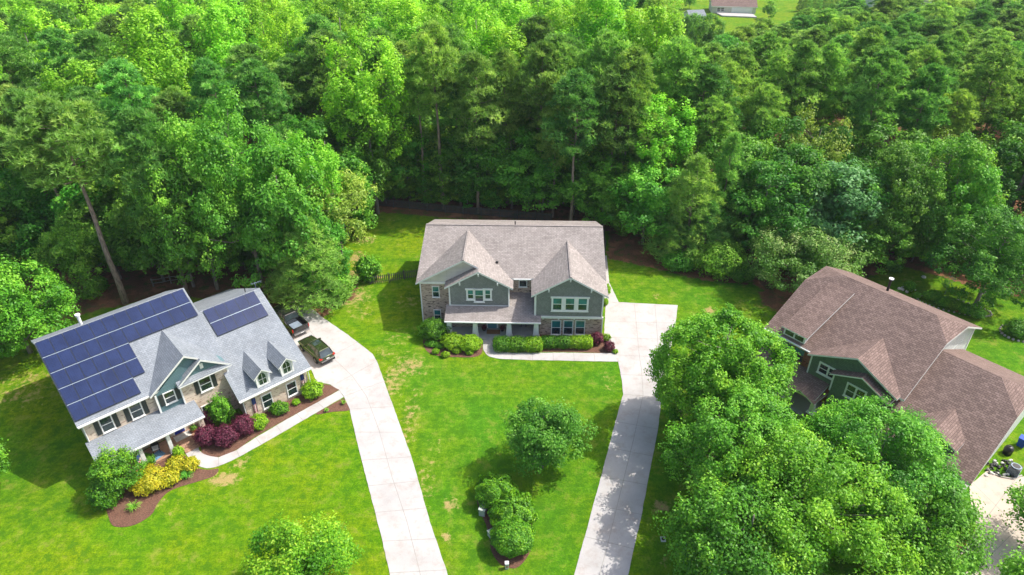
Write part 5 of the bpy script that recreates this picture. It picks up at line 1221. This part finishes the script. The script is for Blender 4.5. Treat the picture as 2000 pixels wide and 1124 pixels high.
def pickup(px, py, deg, label):
    x, y, _ = P(px, py, 0); t = thing('pickup_truck', (x, y, 0.035), math.radians(deg), label, 'truck', 'vehicles on the left driveway')
    p = M['truck_paint']
    b = MB(); S_ = [(2.95, 0.80, 0.5, 0.98), (2.88, 0.92, 0.42, 1.08), (2.5, 0.99, 0.4, 1.18), (1.45, 1.0, 0.4, 1.26), (1.3, 1.0, 0.4, 1.28), (-0.95, 1.0, 0.4, 1.28), (-0.97, 1.0, 0.4, 1.28)]
    b.loft([section(*q) for q in S_], p); b.build('body', t, smooth=False, bevel=0.02)
    d = MB()
    for ss in (1, -1): d.box(-2.82, -0.99, min(ss*0.86, ss*1.0), max(ss*0.86, ss*1.0), 0.5, 1.28, p)
    d.box(-2.82, -0.99, -0.86, 0.86, 0.5, 0.76, M['rubber']); d.box(-1.06, -0.99, -0.86, 0.86, 0.76, 1.27, p); d.build('cargo_bed', t, bevel=0.02)
    q = MB(); q.box(-2.92, -2.825, -0.90, 0.90, 0.62, 1.27, p); q.build('tailgate', t, bevel=0.02)
    q = MB(); q.box(-2.70, -1.10, -0.55, 0.55, 0.762, 0.80, M['rail']); q.build('bed_liner', t)
    q = MB(); q.box(-3.08, -2.88, -0.92, 0.92, 0.46, 0.62, M['rim']); q.build('rear_bumper', t, bevel=0.02)
    q = MB(); q.box(-3.10, -3.085, -0.17, 0.17, 0.49, 0.61, M['cloth_white']); q.build('licence_plate', t)
    zb, zt = 1.26, 1.88
    low = [(1.35, 0.78), (1.1, 0.92), (-0.9, 0.92), (-0.98, 0.82), (-0.98, -0.82), (-0.9, -0.92), (1.1, -0.92), (1.35, -0.78)]
    up = [(0.6, 0.66), (0.5, 0.74), (-0.72, 0.74), (-0.80, 0.68), (-0.80, -0.68), (-0.72, -0.74), (0.5, -0.74), (0.6, -0.66)]
    g = MB(); g.loft([[(a_, c_, zb-0.02) for a_, c_ in low[::-1]], [(a_, c_, zt-0.05) for a_, c_ in up[::-1]]], M['car_glass']); g.build('windows', t)
    rf = MB(); rf.loft([[(a_, c_*1.02, zt-0.055) for a_, c_ in up[::-1]], [(a_, c_, zt-0.01) for a_, c_ in up[::-1]], [(a_*0.92-0.01, c_*0.9, zt+0.03) for a_, c_ in up[::-1]]], p); rf.build('roof', t)
    for ss in (1, -1):
        for l, u in (((1.22, 0.86), (0.55, 0.70)), ((0.1, 0.925), (0.08, 0.745)), ((-0.93, 0.88), (-0.76, 0.71))): pl = MB(); pl.tube([(l[0], ss*l[1], zb-0.02), (u[0], ss*u[1], zt-0.03)], 0.05, p, 6); pl.build('pillar', t)
    for ss in (1, -1):
        q = MB(); q.box(0.95, 1.12, min(ss*1.0, ss*1.24), max(ss*1.0, ss*1.24), 1.24, 1.46, p); q.build('mirror', t, bevel=0.03)
        q = MB(); q.box(-2.93, -2.80, min(ss*0.905, ss*1.005), max(ss*0.905, ss*1.005), 0.82, 1.2, M['red_lens']); q.build('tail_light', t)
    for (xx, ss) in ((1.95, 1), (1.95, -1), (-1.85, 1), (-1.85, -1)):
        a = MB(); a.tube([(xx, ss*0.86, 0.45), (xx, ss*1.012, 0.45)], 0.50, M['rubber'], 24); a.build('wheel_arch', t); wheel(t, xx, ss*0.93, 0.42, 0.26)
    return t
wagon(619, 691, 134, 'dark green station wagon with sunroof parked behind the black pickup')
pickup(566, 634, 133, 'black crew cab pickup with an open cargo bed, half hidden by the grey roof')

# ------------------------------------------------------------------ fences
def picket(pts, label, h=1.25, sp=0.19, group=None, pw=0.10):
    """black picket fence along ground points"""
    t = thing('picket_fence', (*pts[0], gz(*pts[0])), 0, label, 'fence', group); ox, oy = pts[0]
    for (x0, y0), (x1, y1) in zip(pts, pts[1:]):
        L = math.hypot(x1-x0, y1-y0); n = max(1, round(L/2.4)); ux, uy = (x1-x0)/L, (y1-y0)/L
        for i in range(n):
            s0, s1 = L*i/n, L*(i+1)/n
            q = MB(); px, py = x0+ux*s0-ox, y0+uy*s0-oy; q.box(px-0.06, px+0.06, py-0.06, py+0.06, -0.3, h+0.12, M['fence_black']); q.build('post', t)
            q = MB()
            for zz in (0.3, h-0.25):
                a = Vector((x0+ux*s0-ox, y0+uy*s0-oy, zz)); b = Vector((x0+ux*s1-ox, y0+uy*s1-oy, zz)); q.tube([a, b], 0.035, M['fence_black'], 4)
            k = int((s1-s0)/sp)
            for j in range(k):
                s = s0+(j+0.7)*sp; cx, cy = x0+ux*s-ox-uy*0.04, y0+uy*s-oy+ux*0.04
                q.extr([(cx-ux*pw/2, cy-uy*pw/2, 0.06), (cx+ux*pw/2, cy+uy*pw/2, 0.06), (cx+ux*pw/2, cy+uy*pw/2, h-0.1), (cx, cy, h), (cx-ux*pw/2, cy-uy*pw/2, h-0.1)], (-uy*0.02, ux*0.02, 0), M['fence_black'])
            q.build('picket_panel', t)
    return t
g2 = lambda *p: [P(*q)[:2] for q in p]
picket(g2((738, 403), (800, 409), (870, 416), (940, 422), (1010, 428), (1080, 434)), 'long black picket fence at the foot of the wood behind the middle house', 1.35)
picket(g2((723, 556), (760, 552), (790, 546), (822, 542)), 'short black picket fence joining the left wall of the middle house', 1.25, 0.24, pw=0.11)
picket(g2((1178, 528), (1182, 488), (1176, 450)), 'dark picket fence running back from the right side of the middle house', 1.3)
t = thing('rail_fence', (*P(300, 560)[:2], 0), 0, 'weathered grey split rail fence below the trees behind the left house', 'fence')
ox, oy, _ = P(300, 560)
fp = g2((300, 560), (335, 554), (372, 548))
for (x, y) in fp:
    q = MB(); q.box(x-ox-0.07, x-ox+0.07, y-oy-0.07, y-oy+0.07, -0.2, 1.15, M['grey_wood']); q.build('post', t)
for a, b in zip(fp, fp[1:]):
    for zz in (0.45, 0.95):
        q = MB(); q.tube([(a[0]-ox, a[1]-oy, zz), ((a[0]+b[0])/2-ox, (a[1]+b[1])/2-oy, zz-0.04), (b[0]-ox, b[1]-oy, zz+0.03)], 0.055, M['grey_wood'], 6); q.build('rail', t)

# ------------------------------------------------------------------ porch things and yard things
def local(fr, a, b, z): x, y = fr.wor(a, b); return (x, y, z)
def chair(loc, rz, mat, label, rocker=False):
    t = thing('porch_chair', loc, rz, label, 'chair')
    q = MB(); q.box(-0.3, 0.3, -0.28, 0.28, 0.40, 0.48, mat); q.build('seat', t)
    q = MB(); q.box(-0.3, 0.3, 0.26, 0.33, 0.48, 1.1, M['black'] if rocker else mat)
    q.build('backrest', t)
    for sx in (-1, 1):
        for sy in (-1, 1):
            q = MB(); q.box(sx*0.27-0.03, sx*0.27+0.03, sy*0.25-0.03, sy*0.25+0.03, 0.02, 0.64 if sy < 0 else 0.4, M['black']); q.build('leg', t)
        q = MB(); q.box(sx*0.31-0.04, sx*0.31+0.04, -0.3, 0.3, 0.64, 0.68, M['black']); q.build('armrest', t)
    return t
chair(local(FM, 1.25, 2.2, 0.16), FM.r, M['blue_seat'], 'dark chair with blue cushion on the middle house porch')
chair(local(FL, 4.55, -0.9, 0.2), FL.r-0.2, M['cloth_white'], 'black porch chair with white cushion on the left house porch', True)
q = MB(); x, y = FL.wor(4.2, -1.5); q.box(-0.75, 0.75, -0.45, 0.45, 0, 0.012, M['rug_blue']); o = q.build('porch_rug', loc=(x, y, 0.205)); o.rotation_euler.z = FL.r+0.3; tag(o, 'pale blue patterned rug on the brick porch floor', 'rug')
q = MB(); x, y = FL.wor(6.95, -0.6); q.box(-0.7, 0.7, -0.4, 0.4, 0, 0.03, M['white_stone']); o = q.build('doormat', loc=(x, y, 0.205)); o.rotation_euler.z = FL.r; tag(o, 'pale door mat before the blue door', 'doormat')
q = MB(); x, y = FM.wor(-2.1, 0.95); q.box(-0.75, 0.75, -0.4, 0.4, 0, 0.02, M['mat_brown']); o = q.build('doormat', loc=(x, y, 0.165)); o.rotation_euler.z = FM.r; tag(o, 'brown coir door mat before the teal front door', 'doormat')
def pot(loc, label, mat='terracotta', plant='broad', s=0.25):
    t = thing('potted_plant', loc, 0, label, 'potted plant')
    q = MB(); q.tube([(0, 0, 0), (0, 0, s*1.3), (0, 0, s*1.5)], [s*0.65, s, s*1.1], M[mat], 12); q.build('pot', t)
    r = np.random.default_rng(int(loc[0]*50) % 999+3); d = rdir(r, 260); d[:, 2] = np.abs(d[:, 2]); v, f = leaves(r, d*s*1.5*r.uniform(0.5, 1, 260)[:, None]+np.array([0, 0, s*1.5]), d, 0.06)
    o = bpy.data.objects.new('foliage', leafmesh('foliage', v, f, r.uniform(0, 1, 260), LM[plant])); COL.objects.link(o); o.parent = t; return t
pot(local(FM, -3.15, 1.2, 0.16), 'potted plant left of the teal front door', 'black', 'purple'); pot(local(FM, -1.1, 1.2, 0.16), 'potted plant right of the teal front door', 'black', 'purple')
pot(local(FL, 8.0, -0.7, 0.2), 'potted green plant right of the blue door')
pot((*P(543, 580)[:2], 0.0), 'red pot standing behind the black pickup', 'red', 'shrub', 0.3)
def flagcloth(name, loc, rz, w, h, label, tilt=0.0, canton=True):
    """cloth with red and white stripes and a navy field, gently folded"""
    t = thing(name, loc, rz, label, 'flag'); q = MB(); nx_, nz_ = 8, 12
    for i in range(nx_):
        for j in range(nz_):
            def p_(u, v): return (u*w-w/2, 0.04*math.sin(u*9+v*2), -v*h)
            u0, u1, v0, v1 = i/nx_, (i+1)/nx_, j/nz_, (j+1)/nz_
            if canton and v0 < 0.38: mt = M['navy']
            else: mt = M['red'] if i % 2 == 0 else M['cloth_white']
            q.poly([p_(u0, v1), p_(u1, v1), p_(u1, v0), p_(u0, v0)], mt)
    q.build('cloth', t); q = MB(); q.tube([(-w/2-0.04, 0, 0.01), (w/2+0.04, 0, 0.01)], 0.018, M['dark_metal'], 6); q.build('pole', t); return t
x, y = FL.wor(13.25, -2.68); flagcloth('hanging_flag', (x, y, 2.35), FL.r, 0.36, 1.75, 'narrow flag banner hanging on the left corner of the garage wing wall')
x, y = FL.wor(18.25, -2.68); flagcloth('hanging_flag', (x, y, 2.35), FL.r, 0.36, 1.6, 'narrow flag banner hanging on the right corner of the garage wing wall')
x, y = FL.wor(2.9, -2.55); flagcloth('hanging_flag', (x, y, 2.2), FL.r+0.9, 0.55, 1.35, 'striped flag hanging from the porch column of the left house')

def utility(px, py, rz, w, d, h, label, lid=True):
    x, y, _ = P(px, py); t = thing('utility_box', (x, y, 0.0), rz, label, 'utility box', 'utility boxes in the island bed')
    q = MB(); q.box(-w/2, w/2, -d/2, d/2, 0, h*0.86, M['util_green']); q.build('cabinet', t, bevel=0.02)
    q = MB(); q.slab([(-w/2-0.03, -d/2-0.03, h*0.90), (w/2+0.03, -d/2-0.03, h*0.90), (w/2+0.03, d/2+0.03, h), (-w/2-0.03, d/2+0.03, h)], M['util_green'], M['util_green'], 0.07); q.build('lid', t)
    return t
utility(944, 1000, 1.35, 0.95, 0.5, 0.8, 'pale grey green utility box beside the upper island shrub')
utility(962, 1049, 2.2, 0.7, 0.5, 0.6, 'smaller pale utility box wedged between the island shrubs')
x, y, _ = P(990, 1110); t = thing('cable_pedestal', (x, y, 0), 0.05, 'small white pedestal with a red label in front of the lowest island shrub', 'utility pedestal')
q = MB(); q.box(-0.13, 0.13, -0.12, 0.12, 0, 0.62, M['util_green']); q.build('cabinet', t, bevel=0.02); q = MB(); q.box(-0.15, 0.15, -0.14, 0.14, 0.62, 0.68, Wt); q.build('cap', t); q = MB(); q.box(-0.05, 0.05, -0.125, -0.12, 0.22, 0.40, M['red']); q.build('label_plate', t)
for i, (px, py) in enumerate(((1295, 1054), (1337, 1069))):
    x, y, _ = P(px, py); t = thing('valve_cover', (x, y, 0), 0, ('pale ground box on the shaded grass right of the driveway', 'small dark ground box with a white mark nearer the maple')[i], 'valve cover')
    q = MB(); q.box(-0.19, 0.19, -0.24, 0.24, 0, 0.05, M['util_green'] if i == 0 else M['rail']); q.build('rim', t, bevel=0.01); q = MB(); q.tube([(0, 0, 0.05), (0, 0, 0.065)], 0.14 if i == 0 else 0.12, M['black'], 14); q.build('lid', t)
# right side yard
x, y, _ = P(1977, 925); t = thing('air_conditioner', (x, y, 0), -0.8, 'dark air conditioner unit beside the right house', 'air conditioner')
q = MB(); q.box(-0.42, 0.42, -0.42, 0.42, 0.05, 0.85, M['dark_metal'])
for k in range(10): q.box(-0.44, 0.44, -0.44, 0.44, 0.1+k*0.075, 0.12+k*0.075, M['rail'])
q.build('casing', t); q = MB(); q.tube([(0, 0, 0.86), (0, 0, 0.93)], 0.38, M['rail'], 20); q.tube([(0, 0, 0.93), (0, 0, 0.935)], 0.32, M['black'], 20); q.build('fan_grille', t)
x, y, _ = P(1966, 886); t = thing('pressure_tank', (x, y, 0), 0, 'round black tank between the bin and the air conditioner', 'tank')
q = MB(); q.tube([(0, 0, 0), (0, 0, 0.6), (0, 0, 0.8), (0, 0, 0.88)], [0.36, 0.38, 0.30, 0.12], M['black'], 16); q.build('drum', t, smooth=True); q = MB(); q.tube([(0, 0, 0.88), (0, 0, 0.95)], 0.08, M['dark_metal'], 10); q.build('cap', t)
x, y, _ = P(1992, 872); t = thing('wheelie_bin', (x, y, 0), -0.85, 'blue wheeled bin by the white wall of the right house', 'bin')
q = MB(); q.loft([[(-a, -a, z), (a, -a, z), (a, a, z), (-a, a, z)] for a, z in ((0.26, 0.08), (0.34, 0.98))], M['blue_bin']); q.build('body', t, bevel=0.02)
q = MB(); q.box(-0.36, 0.36, -0.38, 0.38, 0.98, 1.06, M['blue_bin']); q.build('lid', t, bevel=0.02)
for s_ in (-1, 1): q = MB(); q.tube([(s_*0.25, 0.3, 0.12), (s_*0.31, 0.3, 0.12)], 0.12, M['rubber'], 14); q.build('wheel', t)
rr = random.Random(3)
t = thing('rock_bed', (*P(1948, 912)[:2], 0), 0, 'curved bed of dark rocks and white stones around the air conditioner', 'rock bed'); q = MB(); q2 = MB(); ox, oy, _ = P(1948, 912)
for i in range(70):
    x, y, _ = P(rr.uniform(1925, 1985), rr.uniform(900, 932)); s_ = rr.uniform(0.05, 0.16); m_ = q if rr.random() < 0.7 else q2
    m_.tube([(x-ox, y-oy, 0.02), (x-ox, y-oy, 0.02+s_), (x-ox, y-oy, 0.02+s_*1.3)], [s_, s_*0.9, s_*0.3], M['dark_metal'] if m_ is q else M['white_stone'], 6)
q.build('dark_rocks', t); q2.build('white_stones', t)
pts = [P(*p) for p in ((1928, 916), (1935, 925), (1955, 933), (1978, 937), (1995, 930))]; q = MB(); q.tube([(p[0]-ox, p[1]-oy, 0.07) for p in pts], 0.08, M['stone'], 6); q.build('edging', t)
def ring(px, py, rx, ry, label, n=26, s=0.14):
    x, y, _ = P(px, py); t = thing('stone_edging', (x, y, 0), 0, label, 'stone edging')
    for k in range(n):
        a = 2*math.pi*k/n; cx, cy = math.cos(a)*rx, math.sin(a)*ry; ss = s*rr.uniform(0.7, 1.2); q = MB(); q.tube([(cx, cy, 0), (cx, cy, ss), (cx, cy, ss*1.3)], [ss, ss*0.9, ss*0.4], M['stone'], 6); q.build('stone', t)
    return t
ring(1995, 652, 2.2, 1.7, 'ring of edging stones around the dark bush at the right edge')
t = ring(1862, 598, 3.9, 1.5, 'stone edging of the long garden bed behind the right house', 44, 0.12); t.rotation_euler.z = -0.45
x, y, _ = P(1771, 566); t = thing('white_stones', (x, y, 0), 0, 'small heap of white stones against the back of the right house roof', 'stones'); q = MB()
for k in range(22):
    cx, cy = rr.gauss(0, 0.5), rr.gauss(0, 0.3); ss = rr.uniform(0.08, 0.2); q.tube([(cx, cy, 0), (cx, cy, ss), (cx, cy, ss*1.5)], [ss, ss*0.9, ss*0.3], M['white_stone'], 7)
q.build('heap', t)
x, y, _ = P(1868, 608); pot((x, y, 0), 'terracotta pot among the plants of the garden bed', s=0.3)
x, y, _ = P(1825, 522); t = thing('bird_bath', (x, y, 0), 0, 'white topped bird feeder post on the shaded lawn behind the right house', 'bird feeder')
q = MB(); q.tube([(0, 0, 0), (0, 0, 1.5)], 0.04, M['dark_metal'], 8); q.build('post', t); q = MB(); q.box(-0.28, 0.28, -0.2, 0.2, 1.5, 1.62, Wt); q.slab([(-0.34, -0.26, 1.78), (0.34, -0.26, 1.78), (0.34, 0.26, 1.9), (-0.34, 0.26, 1.9)], Wt, Wt, 0.04); q.box(-0.2, 0.2, -0.02, 0.02, 1.62, 1.76, M['dark_metal']); q.build('tray', t)
x, y, _ = P(1804, 542); t = thing('garden_stone', (x, y, 0), 0, 'single pale stone on the grass near the bird feeder', 'stone'); q = MB(); q.tube([(0, 0, 0), (0, 0, 0.15), (0, 0, 0.22)], [0.3, 0.25, 0.1], M['white_stone'], 7); q.build('stone', t)
x, y, _ = P(1845, 575); t = thing('garden_pinwheel', (x, y, 0), 0, 'metal pinwheel ornament on a stake behind the garden bed', 'garden ornament')
q = MB(); q.tube([(0, 0, 0), (0, 0, 2.1)], 0.02, M['rail'], 6); q.build('stake', t); q = MB()
for k in range(12):
    a = k*math.pi/6; ca, sa = math.cos(a), math.sin(a); q.extr([(ca*0.08, -0.03, 2.1+sa*0.08), (ca*0.55-sa*0.09, -0.03, 2.1+sa*0.55+ca*0.09), (ca*0.6+sa*0.02, -0.06, 2.1+sa*0.6-ca*0.02)], (0, 0.01, 0), M['rail'])
q.build('vanes', t)
x, y, _ = P(1906, 618); t = thing('garden_basin', (x, y, 0), 0, 'small blue grey basin at the right end of the garden bed', 'basin'); q = MB(); q.tube([(0, 0, 0), (0, 0, 0.25), (0, 0, 0.25), (0, 0, 0.15)], [0.25, 0.4, 0.33, 0.3], M['rug_blue'], 14); q.build('bowl', t)

# ------------------------------------------------------------------ far neighbourhood beyond the wood
def PG(px, py):
    z = 0
    for _ in range(15): x, y, _z = P(px, py, z); z = gz(x, y)
    return x, y, z
def farhouse(px, py, w, d, h, rz, rm, wm, label, k=0.5):
    x, y, z = PG(px, py); t = thing('distant_house', (x, y, z), rz, label, 'house', 'houses beyond the wood')
    q = MB(); prism_a(q, [(0, -1), (0, h), (d/2, h+d/2*k-0.3), (d, h), (d, -1)], -w/2, w/2, M[wm]); q.build('wall', t)
    q = MB(); rz_ = h+d/2*k; q.slab([(-w/2-0.4, -0.5, h-0.25*k), (w/2+0.4, -0.5, h-0.25*k), (w/2+0.4, d/2, rz_), (-w/2-0.4, d/2, rz_)], M[rm], Wt); q.slab([(-w/2-0.4, d+0.5, h-0.25*k), (w/2+0.4, d+0.5, h-0.25*k), (w/2+0.4, d/2, rz_), (-w/2-0.4, d/2, rz_)], M[rm], Wt); q.build('roof', t)
    q = MB(); q.box(-w/2+w*0.45, w/2-w*0.08, -0.05, 0.02, 0, 2.3, Wt)
    for j in range(4): q.box(-w/2+w*0.47, w/2-w*0.1, -0.07, -0.05, 0.15+j*0.55, 0.6+j*0.55, Wt)
    q.build('garage_door', t)
    window(t, -w/2+w*0.12, -w/2+w*0.28, 0.8, 2.1, 0, 2, 0.1, 'glass_dark'); return t
farhouse(1432, 27, 17, 9, 2.8, -0.12, 'roof_brown', 'lap_cream', 'cream house with a brown roof and wide garage door beyond the wood')
farhouse(1361, 44, 6, 6, 2.4, 0.15, 'roof_grey', 'lap_white', 'pale grey roofed building left of the cream far house')
farhouse(1715, 14, 8, 7, 3.0, 0.5, 'roof_grey', 'lap_white', 'white walled house partly visible beyond the pines at top')
farhouse(1812, 16, 9, 8, 3.2, -0.4, 'roof_brown', 'lap_cream', 'brown roofed house corner above the pines at top right')
x, y, z = PG(1440, 44)
sheet('far_driveway', [(*PG(a, b)[:2],) for a, b in ((1398, 27), (1470, 30), (1478, 36), (1410, 33))], M['conc'], z=z+0.45, th=0.8)
for i in range(11):
    x, y, z = PG(1560+i*9.5, 23-i*0.7); m_, cc = (KIND['cone'][i % 2][0], None)
    t = thing('arborvitae', (x, y, z), i*1.3, f"columnar evergreen, {ORD[i]} from left in the clipped row beyond the wood", 'tree', 'row of columnar evergreens'); t.scale = (0.45, 0.45, 0.62)
    for me_, n_ in ((KIND['cone'][i % 2][1], 'trunk'), (m_, 'crown')): o = bpy.data.objects.new(n_, me_); COL.objects.link(o); o.parent = t
x, y, z = PG(1500, 38); t = put('broad', x, y, 6, None, R_); tag(t, 'small round tree on the far lawn right of the cream house', 'tree')
x, y, z = PG(1346, 18); t = put('broad', x, y, 6, None, R_); tag(t, 'small round tree on the far lawn left of the cream house', 'tree')

# ------------------------------------------------------------------ summer haze
hb = MB(); hb.box(-420, 420, -60, 420, -30, 60, M['white'])
ho = hb.build('haze', uv=False); ho['kind'] = 'stuff'
hm = bpy.data.materials.new('haze_air'); hm.use_nodes = True; hn = hm.node_tree
hn.nodes.remove(hn.nodes['Principled BSDF'])
pv = hn.nodes.new('ShaderNodeVolumePrincipled'); pv.inputs['Density'].default_value = 0.00012; pv.inputs['Color'].default_value = (0.85, 0.92, 1.0, 1)
hn.links.new(pv.outputs[0], hn.nodes['Material Output'].inputs['Volume'])
ho.data.materials.clear(); ho.data.materials.append(hm)
